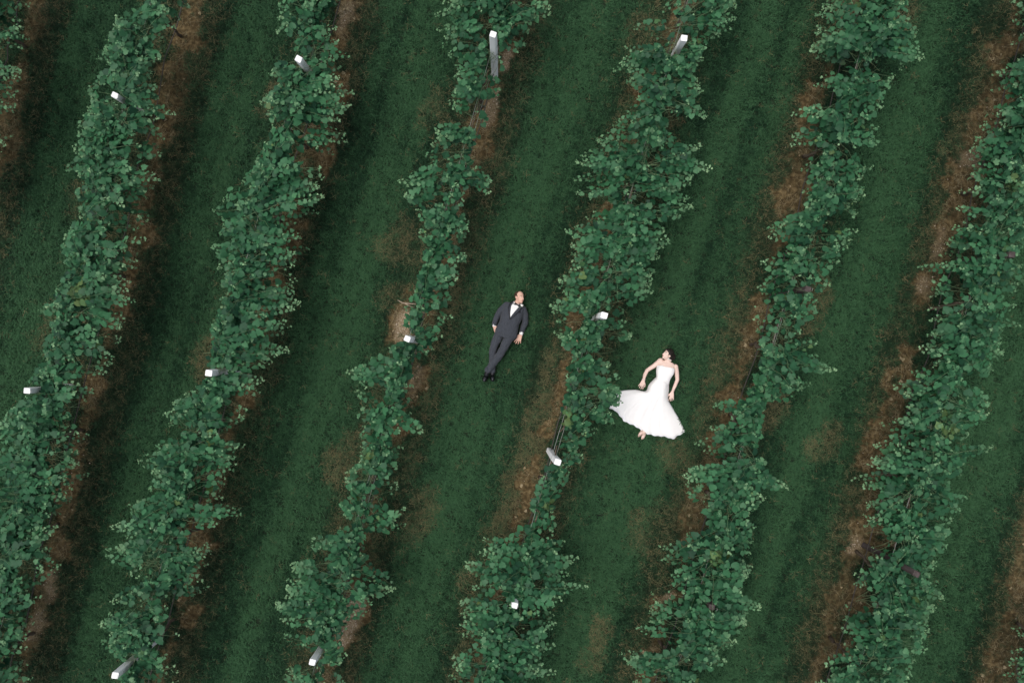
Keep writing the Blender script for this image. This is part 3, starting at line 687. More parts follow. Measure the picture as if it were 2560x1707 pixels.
# ------------------------------------------------------------------ people
class Blob:
    def __init__(s): s.v = []; s.f = []
    def _add(s, v, f):
        o = len(s.v); s.v += v; s.f += [tuple(i + o for i in q) for q in f]
    def ell(s, c, rad, axes=None, n=14):
        c = Vector(c); axes = axes or (Vector((1, 0, 0)), Vector((0, 1, 0)), Vector((0, 0, 1)))
        v, f = [], []
        m = n // 2
        for i in range(1, m):
            th = math.pi * i / m
            for j in range(n):
                ph = 2 * math.pi * j / n
                v.append(c + axes[0] * (rad[0] * math.sin(th) * math.cos(ph)) + axes[1] * (rad[1] * math.sin(th) * math.sin(ph)) + axes[2] * (rad[2] * math.cos(th)))
        v.append(c + axes[2] * rad[2]); v.append(c - axes[2] * rad[2]); a, b = len(v) - 2, len(v) - 1
        for i in range(m - 2):
            for j in range(n): f.append((i * n + j, (i + 1) * n + j, (i + 1) * n + (j + 1) % n, i * n + (j + 1) % n))
        for j in range(n):
            f.append((a, j, (j + 1) % n)); f.append((b, (m - 2) * n + (j + 1) % n, (m - 2) * n + j))
        s._add(v, f); return s
    def chain(s, pts, n=14):            # tapered limbs: [(point, radius), ...]
        for (p, r), (q, t) in zip(pts, pts[1:]):
            p = Vector(p); q = Vector(q); d = (q - p)
            L = d.length
            if L < 1e-5: continue
            d /= L; a = d.orthogonal().normalized(); b = d.cross(a)
            v, f = [], []; rings = []
            for k in range(1, 5):
                th = math.pi / 2 * k / 4; rings.append((p - d * (r * math.cos(th)), r * math.sin(th)))
            for k in range(0, 4):
                th = math.pi / 2 * k / 4; rings.append((q + d * (t * math.sin(th)), t * math.cos(th)))
            for c, rr in rings:
                for j in range(n):
                    ph = 2 * math.pi * j / n; v.append(c + a * (rr * math.cos(ph)) + b * (rr * math.sin(ph)))
            v.append(p - d * r); v.append(q + d * t); i0, i1 = len(v) - 2, len(v) - 1; m = len(rings)
            for k in range(m - 1):
                for j in range(n): f.append((k * n + j, k * n + (j + 1) % n, (k + 1) * n + (j + 1) % n, (k + 1) * n + j))
            for j in range(n):
                f.append((i0, (j + 1) % n, j)); f.append((i1, (m - 1) * n + j, (m - 1) * n + (j + 1) % n))
            s._add(v, f)
        return s
    def loft(s, rings, n=28, p=2.4):    # rings: (left px, right px, z centre, half thickness)
        v, f = [], []
        for Lp, Rp, zc, b in rings:
            A = PX(*Lp, zc); B = PX(*Rp, zc); c = (A + B) / 2; h = (B - A) / 2
            for j in range(n):
                t = 2 * math.pi * j / n; ct, st = math.cos(t), math.sin(t)
                v.append(c + h * (math.copysign(abs(ct) ** (2 / p), ct)) + Vector((0, 0, b * math.copysign(abs(st) ** (2 / p), st))))
        m = len(rings)
        for k in range(m - 1):
            for j in range(n): f.append((k * n + j, k * n + (j + 1) % n, (k + 1) * n + (j + 1) % n, (k + 1) * n + j))
        f.append(tuple(range(n - 1, -1, -1))); f.append(tuple((m - 1) * n + j for j in range(n)))
        s._add(v, f); return s
    def mesh(s, name, mat, origin, voxel=0.007, smooth=4, sf=0.5, folds=0.0):
        me = bpy.data.meshes.new(name + '_src'); me.from_pydata([tuple(Vector(q) - Vector(origin)) for q in s.v], [], s.f)
        bm = bmesh.new(); bm.from_mesh(me); bmesh.ops.recalc_face_normals(bm, faces=bm.faces); bm.to_mesh(me); bm.free()
        t = bpy.data.objects.new('t', me); COL.objects.link(t)
        r = t.modifiers.new('r', 'REMESH'); r.mode = 'VOXEL'; r.voxel_size = voxel
        if smooth:
            q = t.modifiers.new('s', 'SMOOTH'); q.factor = sf; q.iterations = smooth
        dg = bpy.context.evaluated_depsgraph_get()
        out = bpy.data.meshes.new_from_object(t.evaluated_get(dg)); out.name = name
        if folds:
            c_ = np.empty(len(out.vertices) * 3, np.float32); out.vertices.foreach_get('co', c_); c_ = c_.reshape(-1, 3)
            n_ = np.empty(len(out.vertices) * 3, np.float32); out.vertices.foreach_get('normal', n_); n_ = n_.reshape(-1, 3)
            q1 = vnoise(c_[:, 0] * 1.3 + c_[:, 2] * 2, c_[:, 1] * .7 + c_[:, 0] * .5, 11, 2) - .5; q2 = np.abs(vnoise(c_[:, 0] * 1.6 - c_[:, 1] * .5 + 9, c_[:, 1] + c_[:, 2] * 2, 19, 2) - .5)
            c_ = c_ + n_ * ((q1 * 1.1 - q2 * 1.3 + .15) * folds)[:, None]; out.vertices.foreach_set('co', c_.astype(np.float32).ravel()); out.update()
        bpy.data.objects.remove(t); bpy.data.meshes.remove(me)
        out.shade_smooth(); out.materials.clear(); out.materials.append(mat)
        return out

def hand(b, wrist, dirv, thumb_side, spread=0.16, curl=0.15, size=1.0, up=Vector((0, 0, 1))):
    """palm, four unequal fingers and a thumb; the back of the hand looks up"""
    d = Vector(dirv); d = (d - up * d.dot(up)).normalized(); s = d.cross(up).normalized() * thumb_side   # s points to the thumb
    W = Vector(wrist)
    k = size
    lens = (0.072, 0.080, 0.074, 0.058); offs = (0.030, 0.010, -0.011, -0.031); base = (0.088, 0.092, 0.088, 0.080)
    for L, o, bl, q in zip(lens, offs, base, (1, 0.33, -0.33, -1.05)):
        kn = W + d * (bl * k) + s * (o * k) + up * 0.004
        b.chain([(W + s * (o * 0.45 * k), 0.017 * k), (kn, 0.0125 * k)], 10)
        fd = (d + s * (spread * q)).normalized(); p = kn
        for seg, fr, rr in ((0, 0.45, 0.0098), (1, 0.31, 0.0088), (2, 0.24, 0.0078)):
            ddir = (fd - up * (curl * (seg + 0.4))).normalized(); e = p + ddir * (L * fr * k)
            b.chain([(p, (rr + 0.0006) * k), (e, rr * k)], 8); p = e
    t0 = W + d * 0.024 * k + s * 0.022 * k; t1 = t0 + (d * 0.75 + s * 0.75).normalized() * 0.042 * k - up * 0.004; t2 = t1 + (d * 0.9 + s * 0.42).normalized() * 0.032 * k - up * 0.004; t3 = t2 + (d * 0.97 + s * 0.15).normalized() * 0.026 * k - up * 0.005
    b.chain([(t0, 0.017 * k), (t1, 0.0125 * k), (t2, 0.0108 * k), (t3, 0.009 * k)], 9)
    return b

class Head:
    def __init__(s, c, U, yaw, pitch=0.0, k=1.0):
        s.c = Vector(c); U = Vector(U).normalized(); Z = Vector((0, 0, 1)); Z = (Z - U * Z.dot(U)).normalized(); Sd = U.cross(Z)
        F = Z * math.cos(yaw) + Sd * math.sin(yaw)
        if pitch: F, U = F * math.cos(pitch) - U * math.sin(pitch), U * math.cos(pitch) + F * math.sin(pitch)
        s.F, s.U = F, U; s.X = F.cross(U); s.k = k
    def p(s, x, y, z): return s.c + (s.X * x + s.F * y + s.U * z) * s.k
    def ax(s): return (s.X, s.F, s.U)
    def flesh(s, b, male):
        k = s.k; A = s.ax(); r = lambda *q: tuple(e * k for e in q)
        b.ell(s.p(0, -.014, .032), r(.075, .094, .084), A, 18); b.ell(s.p(0, .022, -.028), r(.064, .070, .082), A, 18)
        b.ell(s.p(0, .030, -.072), r(.048 if male else .041, .052, .036), A); b.ell(s.p(0, .066, -.094), r(.021, .018, .017), A)
        b.chain([(s.p(0, .084, .012), .0085 * k), (s.p(0, .099, -.018), .0115 * k), (s.p(0, .108, -.032), .0125 * k)], 10)
        for sx in (-1, 1):
            b.ell(s.p(.012 * sx, .098, -.036), r(.008, .009, .007), A, 8)
            b.chain([(s.p(.012 * sx, .075, .026), .0105 * k), (s.p(.046 * sx, .058, .024), .0105 * k)], 8)
            b.ell(s.p(.034 * sx, .046, -.030), r(.028, .030, .030), A, 12)
            b.ell(s.p(.074 * sx, -.006, -.008), r(.009, .020, .032), A, 10); b.ell(s.p(.080 * sx, -.012, .004), r(.008, .018, .020), A, 10)
        b.ell(s.p(0, .083, -.060), r(.026, .014, .016), A)
        return b
    def features(s, root, lip, hairmat, male):
        k = s.k; A = s.ax(); o = root.location; r = lambda *q: tuple(e * k for e in q)
        for sx in (-1, 1):
            e = Blob().ell(s.p(.031 * sx, .0700, .006), r(.0135, .0095, .0075), A, 10)
            eo = link('eye', mesh_from('eye', e.v, e.f, M_EYEW, True, o), root)
            e = Blob().ell(s.p(.031 * sx, .0760, .006), r(.0068, .0050, .0068), A, 8)
            link('iris', mesh_from('iris', e.v, e.f, M_IRIS, True, o), eo)
            e = Blob().chain([(s.p(.014 * sx, .0835, .028), .0036 * k * (1 if male else .65)), (s.p(.034 * sx, .0765, .033), .0036 * k * (1 if male else .65)), (s.p(.050 * sx, .0635, .027), .0024 * k)], 6)
            link('eyebrow', mesh_from('eyebrow', e.v, e.f, hairmat, True, o), root)
        e = Blob().ell(s.p(0, .0935, -.0565), r(.021, .006, .0045), A, 10).ell(s.p(0, .0925, -.0645), r(.018, .007, .0055), A, 10)
        link('mouth', mesh_from('mouth', e.v, e.f, lip, True, o), root)

def bvh_of(me, origin):
    vv = [v.co + Vector(origin) for v in me.vertices]; return BVHTree.FromPolygons(vv, [tuple(p.vertices) for p in me.polygons])
def drop(bvhs, x, y, off):
    best = None
    for b in bvhs:
        h = b.ray_cast(Vector((x, y, 2.0)), Vector((0, 0, -1)))
        if h[0] is not None and (best is None or h[0].z > best): best = h[0].z
    return Vector((x, y, (best if best is not None else 0.03) + off))
def drape_strip(bvhs, left, right, off, nu, nv, zref=0.22, edge=0.006):
    """cloth laid on the figure between two pixel polylines, with turned-down edges"""
    def samp(pl, t):
        d = [0]
        for a, b in zip(pl, pl[1:]): d.append(d[-1] + math.hypot(b[0] - a[0], b[1] - a[1]))
        t *= d[-1]
        for i in range(len(pl) - 1):
            if t <= d[i + 1] + 1e-9:
                f = (t - d[i]) / max(1e-9, d[i + 1] - d[i]); return (pl[i][0] + (pl[i + 1][0] - pl[i][0]) * f, pl[i][1] + (pl[i + 1][1] - pl[i][1]) * f)
        return pl[-1]
    v, f = [], []
    for i in range(nv + 1):
        a = samp(left, i / nv); c = samp(right, i / nv)
        for j in range(-1, nu + 2):
            t = min(max(j / nu, 0), 1); q = PX(a[0] + (c[0] - a[0]) * t, a[1] + (c[1] - a[1]) * t, zref)
            v.append(drop(bvhs, q.x, q.y, off if 0 <= j <= nu else off - edge))
    w = nu + 3
    for i in range(nv):
        for j in range(w - 1): f.append((i * w + j, i * w + j + 1, (i + 1) * w + j + 1, (i + 1) * w + j))
    return v, f
def ribbon(bvhs, pl, width, off, n=20, zref=0.22):
    """a thin raised edge along a pixel polyline"""
    P = []
    d = [0]
    for a, b in zip(pl, pl[1:]): d.append(d[-1] + math.hypot(b[0] - a[0], b[1] - a[1]))
    for i in range(n + 1):
        t = d[-1] * i / n
        for j in range(len(pl) - 1):
            if t <= d[j + 1] + 1e-9:
                f = (t - d[j]) / (d[j + 1] - d[j]); q = PX(pl[j][0] + (pl[j + 1][0] - pl[j][0]) * f, pl[j][1] + (pl[j + 1][1] - pl[j][1]) * f, zref)
                P.append(drop(bvhs, q.x, q.y, off)); break
    return tube(P, width / 2, 6)

KEEP_OUT = []      # flattened grass under the two people: (px0, px1, radius m)

def build_groom():
    O = PX(1256, 833, 0)
    b = Blob()
    hd = Head(PX(1299.0, 743.5, 0.145), (0.11, 0.99, 0.06), R(38), R(-4), 1.0)
    hd.flesh(b, True)
    b.chain([(hd.p(0, -.015, -.05), .056), (PX(1292, 760, .125), .058)])
    b.loft([((1247, 826), (1276, 838), .105, .06), ((1260, 799), (1289, 807), .12, .07), ((1266, 777), (1300, 785), .125, .075), ((1270, 766), (1303, 774), .115, .06), ((1282, 758), (1302, 763), .115, .058)])
    # arms (inside the sleeves) and hands
    b.chain([(PX(1268, 767, .105), .036), (PX(1244.5, 786, .078), .032), (PX(1236, 812, .075), .026)])
    b.chain([(PX(1306, 777, .105), .036), (PX(1312.5, 803, .075), .032), (PX(1303.5, 831, .065), .026)])
    hand(b, PX(1302, 836, .062), PX(1291, 862, 0) - PX(1302, 836, 0), 1, 0.34, 0.10, 1.12)
    hand(b, PX(1236, 815, .085), PX(1243, 832, 0) - PX(1236, 815, 0) + Vector((0, 0, -.0)), -1, 0.04, 0.35, 1.0)
    # legs
    b.chain([(PX(1249, 840, .10), .054), (PX(1233.5, 874, .088), .042), (PX(1231, 926, .055), .030), (PX(1230, 935, .045), .027)])
    b.chain([(PX(1268, 845, .105), .054), (PX(1251, 884, .125), .044), (PX(1219, 925, .132), .030), (PX(1216, 934, .10), .027)])
    body = b.mesh('person', M_SKIN_M, O, 0.005, 2)
    root = link('person', body); root.location = O
    tag(root, 'man lying on his back on the grass in a charcoal tuxedo', 'person')
    hd.features(root, M_LIPM, M_HAIRM, True)
    h = Blob().ell(hd.p(0, -.034, .040), (.080, .088, .085), hd.ax(), 18)
    for sx in (-1, 1): h.ell(hd.p(.064 * sx, -.020, .022), (.017, .045, .040), hd.ax(), 12)
    link('hair', h.mesh('hair', M_HAIRM, O, 0.006, 3), root)
    # trousers
    t = Blob()
    t.loft([((1241, 818), (1287, 836), .125, .095), ((1238, 829), (1287, 846), .12, .105), ((1236, 836), (1284, 850), .115, .095)])
    t.chain([(PX(1245.5, 842, .105), .082), (PX(1236, 862, .098), .074), (PX(1231.5, 880, .09), .066), (PX(1230, 905, .08), .060), (PX(1231, 927, .065), .054)], 18)
    t.chain([(PX(1270, 847, .115), .088), (PX(1261, 866, .125), .080), (PX(1250.5, 885, .13), .071), (PX(1235, 905, .14), .065), (PX(1220, 924, .14), .060)], 18)
    tm = t.mesh('trousers', M_SUIT, O, 0.006, 3, folds=0.022); link('trousers', tm, root)
    # jacket
    j = Blob()
    j.loft([((1238, 827), (1291.5, 846), .12, .115), ((1239.5, 821), (1293, 838), .125, .122), ((1249, 803), (1297, 813), .14, .122), ((1254, 783), (1305, 795), .145, .125), ((1258, 768), (1309, 781), .14, .115), ((1263, 758), (1312, 770), .125, .09), ((1277, 756), (1306, 763), .12, .07)], 36)
    j.chain([(PX(1267, 763, .115), .066), (PX(1254, 775, .095), .064), (PX(1244.5, 787, .08), .056), (PX(1239, 800, .08), .05), (PX(1236.2, 811, .08), .044)], 16)
    j.chain([(PX(1307, 774, .115), .066), (PX(1312, 788, .09), .063), (PX(1313, 804, .075), .056), (PX(1308.5, 817, .072), .05), (PX(1304.5, 828, .07), .046)], 16)
    jm = j.mesh('jacket', M_SUIT, O, 0.006, 3, folds=0.016); jk = link('jacket', jm, root)
    bv = [bvh_of(jm, O), bvh_of(tm, O)]
    allb = bv + [bvh_of(body, O)]
    # white shirt front in the open V
    px = lambda x, y: (1160 + x / 5.225, 680 + y / 5.225)
    v, f = drape_strip(bv, [px(650, 372), px(612, 440), px(605, 520), px(604, 588)], [px(742, 418), px(715, 460), px(660, 520), px(606, 590)], 0.004, 8, 16)
    sh = link('shirt', mesh_from('shirt', v, f, M_SHIRT, True, O), root)
    c = Blob().chain([(PX(1286.5, 757, .17), .013), (PX(1290.5, 762, .205), .013), (PX(1297, 764, .20), .013), (PX(1302, 762, .165), .012)], 10)
    link('collar', mesh_from('collar', c.v, c.f, M_SHIRT, True, O), sh)
    # lapels with black satin piping
    lapL = ([px(640, 372), px(605, 420), px(588, 470), px(588, 520), px(600, 592)], [px(655, 384), px(618, 440), px(608, 500), px(604, 540), px(606, 600)])
    lapR = ([px(748, 418), px(712, 462), px(660, 525), px(606, 592)], [px(772, 440), px(732, 490), px(680, 545), px(608, 612)])
    for A_, B_ in (lapL, lapR):
        v, f = drape_strip(bv, A_, B_, 0.010, 5, 16, edge=0.008); link('lapel', mesh_from('lapel', v, f, M_SUIT, True, O), jk)
    for pl in ([px(628, 374), px(596, 420), px(582, 475), px(584, 530), px(600, 606)], [px(776, 442), px(735, 494), px(684, 548), px(606, 618)]):
        link('piping', mesh_from('piping', *ribbon(bv, pl, 0.016, 0.006), M_SATIN, True, O), jk)
    link('front_edge', mesh_from('front_edge', *ribbon(bv, [px(602, 615), px(570, 670), px(548, 740), px(535, 790)], 0.006, 0.0015), M_SUIT, True, O), jk)
    v, f = drape_strip(bv, [px(695, 512), px(745, 524)], [px(692, 521), px(742, 534)], 0.006, 3, 8); link('breast_pocket', mesh_from('breast_pocket', v, f, M_SATIN, True, O), jk)
    v, f = drape_strip(bv, [px(650, 700), px(700, 718)], [px(648, 709), px(698, 727)], 0.004, 3, 8); link('side_pocket', mesh_from('side_pocket', v, f, M_SUIT, True, O), jk)
    q = drop(bv, *PX(*px(600, 618), .22).xy, 0.002); link('button', mesh_from('button', *(lambda e: (e.v, e.f))(Blob().ell(q, (.010, .010, .005), None, 10)), M_SATIN, True, O), jk)
    # cuffs
    for a, c_, r0 in ((PX(1236.2, 809.5, .080), PX(1235.8, 816, .082), .036), (PX(1304.8, 828, .068), PX(1301.8, 836.5, .064), .037)):
        link('cuff', mesh_from('cuff', *tube([a, a + (c_ - a) * .5, c_], [r0, r0 + .001, r0], 16), M_SHIRT, True, O), root)
    # bow tie: two wings and a knot
    k0 = drop(allb, *PX(*px(695, 428), .22).xy, 0.014)
    d = (PX(*px(735, 440), .2) - PX(*px(660, 405), .2)).normalized(); n2 = Vector((-d.y, d.x, 0))
    for sg in (-1, 1):
        v = []
        for dx, hw in ((0.006, .008), (.022, .016), (.045, .025), (.056, .022)):
            for yy, zz in ((-1, 0), (0, .010), (1, 0), (0, -.006)): v.append(k0 + d * (sg * dx) + n2 * (yy * hw) + Vector((0, 0, zz - .10 * dx)))
        f = [(i * 4 + j, i * 4 + (j + 1) % 4, i * 4 + 4 + (j + 1) % 4, i * 4 + 4 + j) for i in range(3) for j in range(4)] + [(3, 2, 1, 0), (12, 13, 14, 15)]
        link('bow_tie', mesh_from('bow_tie', v, f, M_SATIN, True, O), root)
    e = Blob().ell(k0 + Vector((0, 0, .004)), (.011, .012, .010), None, 10); link('bow_knot', mesh_from('bow_knot', e.v, e.f, M_SATIN, True, O), root)
    # white rose on the lapel
    r0 = drop(allb, *PX(*px(752, 438), .22).xy, 0.016)
    fl = link('boutonniere', mesh_from('boutonniere', *(lambda e: (e.v, e.f))(Blob().ell(r0, (.017, .017, .016), None, 10)), M_ROSE, True, O), root)
    for i in range(9):
        a = i * 2.4; rr = 0.012 + 0.0018 * i; c = r0 + Vector((math.cos(a) * rr, math.sin(a) * rr, 0.006 - 0.0016 * i)); out = Vector((math.cos(a), math.sin(a), .9)).normalized(); s_ = out.cross(Vector((0, 0, 1))).normalized()
        e = Blob().ell(c, (.016, .014, .0035), (s_, out.cross(s_), out), 8); link('petal', mesh_from('petal', e.v, e.f, M_ROSE, True, O), fl)
    q = drop(bv, *PX(*px(728, 462), .22).xy, 0.012); link('rose_stem', mesh_from('rose_stem', *tube([r0, q], .004, 6), M_STEM, True, O), fl)
    for a, c_ in ((PX(1221, 920, .14), PX(1216, 937, .115)), (PX(1231, 921, .065), PX(1231, 938, .055))):
        e = Blob().chain([(a, .048), (c_, .046)], 12); link('sock', mesh_from('sock', e.v, e.f, M_SATIN, True, O), root)
    # shoes: heels on the grass, toes up
    for heel, toe, an in ((PX(1216, 936, .075), PX(1210.5, 950, .185), PX(1218, 928, .13)), (PX(1231, 938, .035), PX(1231.5, 948, .155), PX(1231, 931, .06))):
        e = Blob().chain([(an, .046), (heel + Vector((0, 0, .015)), .040), (heel + (toe - heel) * .45, .043), (heel + (toe - heel) * .8, .045), (toe, .033)], 14)
        shoe = link('shoe', e.mesh('shoe', M_SHOE, O, 0.006, 4), root)
        dn = Vector((toe - heel)).cross(Vector((1, 0, 0))).normalized()
        if dn.y > 0: dn = -dn
        s0 = [heel + dn * .042, heel + (toe - heel) * .5 + dn * .046, toe + dn * .034]
        v = []
        for p, w in zip(s0, (.032, .042, .030)):
            for sx, sy in ((-1, 0), (1, 0), (1, .012), (-1, .012)): v.append(p + Vector((sx * w, 0, 0)) + dn * sy)
        f = [(i * 4 + j, i * 4 + (j + 1) % 4, i * 4 + 4 + (j + 1) % 4, i * 4 + 4 + j) for i in range(2) for j in range(4)] + [(3, 2, 1, 0), (8, 9, 10, 11)]
        link('sole', mesh_from('sole', v, f, M_SATIN, False, O), shoe)
    KEEP_OUT.extend([((1248, 820), (1285, 840), .14), ((1255, 800), (1298, 812), .13), ((1262, 775), (1306, 787), .13), ((1300, 735), (1298, 752), .085), ((1262, 765), (1236, 815), .05), ((1311, 775), (1314, 803), .05), ((1314, 803), (1300, 840), .045), ((1300, 840), (1293, 858), .05),
                     ((1247, 838), (1232, 880), .085), ((1268, 846), (1249, 885), .085), ((1240, 880), (1225, 928), .085), ((1222, 930), (1215, 945), .08)])
    return root

def build_bride():
    O = PX(1655, 955, 0)
    b = Blob()
    U = Vector((0.40, 0.915, 0.05))
    hd = Head(PX(1668.5, 886.5, 0.135), U, R(-62), R(-3), 0.93)
    hd.flesh(b, False)
    b.chain([(hd.p(0, -.018, -.055), .047), (PX(1671, 903, .115), .048)])
    b.loft([((1640, 944), (1674, 950), .105, .075), ((1643, 925), (1684, 932), .115, .08), ((1645, 912), (1685, 921), .115, .078), ((1650, 903), (1688, 914), .105, .062), ((1660, 900), (1683, 908), .10, .05)], 28)
    px = lambda x, y: (1570 + x / 10.453, 860 + y / 10.453)
    # right arm (photo left), left arm
    b.chain([(PX(*px(850, 430), .10), .050), (PX(*px(690, 560), .085), .043), (PX(*px(500, 685), .065), .036), (PX(*px(440, 800), .058), .034), (PX(*px(410, 930), .05), .024)], 14)
    hand(b, PX(*px(404, 945), .05), PX(*px(320, 1150), 0) - PX(*px(404, 945), 0), -1, 0.32, 0.06, 1.0)
    b.chain([(PX(*px(1240, 590), .10), .048), (PX(*px(1270, 720), .08), .042), (PX(*px(1290, 930), .06), .036), (PX(*px(1230, 1080), .056), .033), (PX(*px(1165, 1235), .05), .024)], 14)
    hand(b, PX(*px(1155, 1255), .05), PX(*px(1125, 1470), 0) - PX(*px(1155, 1255), 0), 1, 0.22, 0.06, 1.0)
    # legs under the skirt, feet crossing at the hem
    b.chain([(PX(1640, 968, .09), .075), (PX(1626, 1022, .062), .044), (PX(1608, 1073, .045), .030)], 14)
    b.chain([(PX(1658, 972, .09), .075), (PX(1638, 1026, .062), .044), (PX(1611, 1078, .05), .030)], 14)
    for ank, ball, toe in ((PX(1608, 1074, .045), PX(1602.5, 1082, .075), PX(1599.5, 1085.5, .09)), (PX(1611, 1079, .055), PX(1609, 1088, .085), PX(1607.5, 1092, .10))):
        b.chain([(ank, .033), (ball, .030), (toe, .020)], 12)
        s_ = Vector((1, 0.35, 0)).normalized()
        for q, L_ in ((-.024, .016), (-.012, .02), (0, .022), (.012, .024), (.026, .024)):
            b.chain([(ball + s_ * q, .011), (ball + (toe - ball).normalized() * (.03 + L_) + s_ * q, .0085)], 7)
    body = b.mesh('person', M_SKIN_W, O, 0.005, 2)
    root = link('person', body); root.location = O
    tag(root, 'woman lying on the grass in a white strapless wedding dress with its train spread out', 'person')
    hd.features(root, M_LIPW, M_HAIRW, False)
    A = hd.ax()
    h = Blob().ell(hd.p(0, -.032, .040), (.082, .094, .093), A, 18).ell(hd.p(0, -.062, .012), (.082, .080, .086), A, 16)
    h.ell(hd.p(0, -.125, .004), (.080, .064, .076), A, 16)
    for sx in (-1, 1): h.chain([(hd.p(.020 * sx, .066, .086), .018), (hd.p(.060 * sx, .030, .062), .022), (hd.p(.070 * sx, -.020, .016), .024)], 10)
    link('hair', h.mesh('hair', M_HAIRW, O, 0.006, 3), root)
    # bodice
    d = Blob()
    d.loft([((1637, 953), (1673, 960), .10, .07), ((1640.5, 946), (1673.5, 953), .112, .097), ((1641, 938), (1676, 947), .118, .094), ((1640.5, 928), (1684, 935), .125, .104), ((1641.5, 919), (1686, 927), .128, .108), ((1643, 912.5), (1686.5, 921), .122, .098)], 36)
    for c in ((1654, 920), (1675, 925)): d.ell(PX(*c, .185), (.062, .055, .040), None, 14)
    bm_ = d.mesh('bodice', M_DRESS, O, 0.006, 4); bo = link('bodice', bm_, root)
    # skirt: rows of pixel polylines from waist to hem
    rows = [([(1643, 940), (1657, 945), (1672, 949)], .17, 0.0, .03), ([(1634, 948), (1654, 954), (1672.5, 959)], .217, 0.0, .03), ([(1622, 961), (1648, 968), (1672.5, 974)], .225, .002, .03), ([(1613.5, 977.5), (1644, 985), (1670.5, 998)], .21, .004, .03),
            ([(1588, 974), (1607, 988), (1640, 1003), (1678, 1013)], .185, .006, .028), ([(1556, 976), (1562, 994), (1600, 1020), (1650, 1034), (1692, 1037)], .155, .010, .026),
            ([(1530, 984), (1532, 1000), (1550, 1022), (1598, 1051), (1640, 1066), (1680, 1070), (1703, 1058)], .125, .013, .026),
            ([(1520.5, 1001), (1523, 1012), (1526, 1020), (1542, 1026), (1560, 1050), (1580, 1059), (1605, 1073), (1618, 1083), (1635, 1086), (1659, 1089), (1682, 1095), (1692, 1088), (1706, 1082), (1710.5, 1076)], .090, .016, .022)]
    NU, SUB = 84, 5
    def resample(pl):
        P = np.array(pl, float); dd = np.concatenate([[0], np.cumsum(np.hypot(*np.diff(P, axis=0).T))]); t = np.linspace(0, dd[-1], NU + 1)
        return np.stack([np.interp(t, dd, P[:, 0]), np.interp(t, dd, P[:, 1])], 1)
    G = [resample(r[0]) for r in rows]; n = len(rows)
    def cat(a, b_, c, e, t): return 0.5 * ((2 * b_) + (c - a) * t + (2 * a - 5 * b_ + 4 * c - e) * t * t + (3 * b_ - a - 3 * c + e) * t ** 3)
    def sheet(scale_out, dz, ph):
        v, f = [], []; cnt = 0
        for i in range((n - 1) * SUB + 1):
            k = min(i // SUB, n - 2); t = i / SUB - k
            q = cat(G[max(k - 1, 0)], G[k], G[k + 1], G[min(k + 2, n - 1)], t)
            zt = rows[k][1] * (1 - t) + rows[k + 1][1] * t; am = rows[k][2] * (1 - t) + rows[k + 1][2] * t; ze = rows[k][3] * (1 - t) + rows[k + 1][3] * t
            s_ = i / ((n - 1) * SUB)
            cen = q.mean(0)
            for j in range(NU + 1):
                w = j / NU; prof = (1 - abs(2 * w - 1) ** 3.0) ** 0.6
                fold = math.sin(w * 31 + 2.6 * math.sin(w * 11) + 2.2 * s_ + ph) + 0.7 * math.sin(w * 57 + 3 * math.sin(w * 17 + 1) - 3 * s_ + ph) * (0.5 + 0.5 * math.sin(w * 13 + 5 * s_))
                z = ze + (zt - ze) * prof + 0.55 * am * fold * min(1, prof * 3 + .25)
                rip = s_ ** 8 * (0.9 * math.sin(w * 88 + ph) + 0.6 * math.sin(w * 37 + 1 + ph))
                uu, vv = q[j]; dv = np.array([uu - 1640, vv - 985.0]); dv /= np.linalg.norm(dv) + 1e-6
                so = scale_out * s_ ** 3
                p_ = PX(uu + dv[0] * (rip + so), vv + dv[1] * (rip + so), max(z + dz, 0.014)); v.append(p_)
        W = NU + 1
        for i in range((n - 1) * SUB):
            for j in range(NU): f.append((i * W + j, (i + 1) * W + j, (i + 1) * W + j + 1, i * W + j + 1))
        return v, f
    v, f = sheet(0, 0.0, 0.0); sk = link('skirt', mesh_from('skirt', v, f, M_DRESS, True, O), root)
    so = sk.modifiers.new('thickness', 'SOLIDIFY'); so.thickness = 0.004; so.offset = -1
    v, f = sheet(2.2, -0.012, 0.8); tu = link('tulle_underskirt', mesh_from('tulle_underskirt', v, f, M_TULLE, True, O), sk)
    # pearls
    def ring_on(c, rad, axis, mat, name, bead, cnt, arc=(0, 6.283)):
        ax = Vector(axis).normalized(); a = ax.orthogonal().normalized(); e_ = ax.cross(a); acc = Blob()
        for i in range(cnt):
            t = arc[0] + (arc[1] - arc[0]) * i / cnt; acc.ell(Vector(c) + (a * math.cos(t) + e_ * math.sin(t)) * rad, (bead,) * 3, None, 6)
        return link(name, mesh_from(name, acc.v, acc.f, mat, True, O), root)
    ring_on(PX(1670.8, 899.5, .122), .054, (0.30, .93, -.25), M_PEARL, 'necklace', .0062, 34)
    ring_on(PX(*px(410, 922), .05), .030, PX(*px(410, 930), .05) - PX(*px(440, 800), .05), M_PEARL, 'bracelet', .0055, 22)
    for sx in (-1, 1):
        e = Blob().ell(hd.p(.086 * sx, -.002, -.048), (.007,) * 3, None, 8).ell(hd.p(.086 * sx, -.002, -.062), (.009,) * 3, None, 8); link('earring', mesh_from('earring', e.v, e.f, M_PEARL, True, O), root)
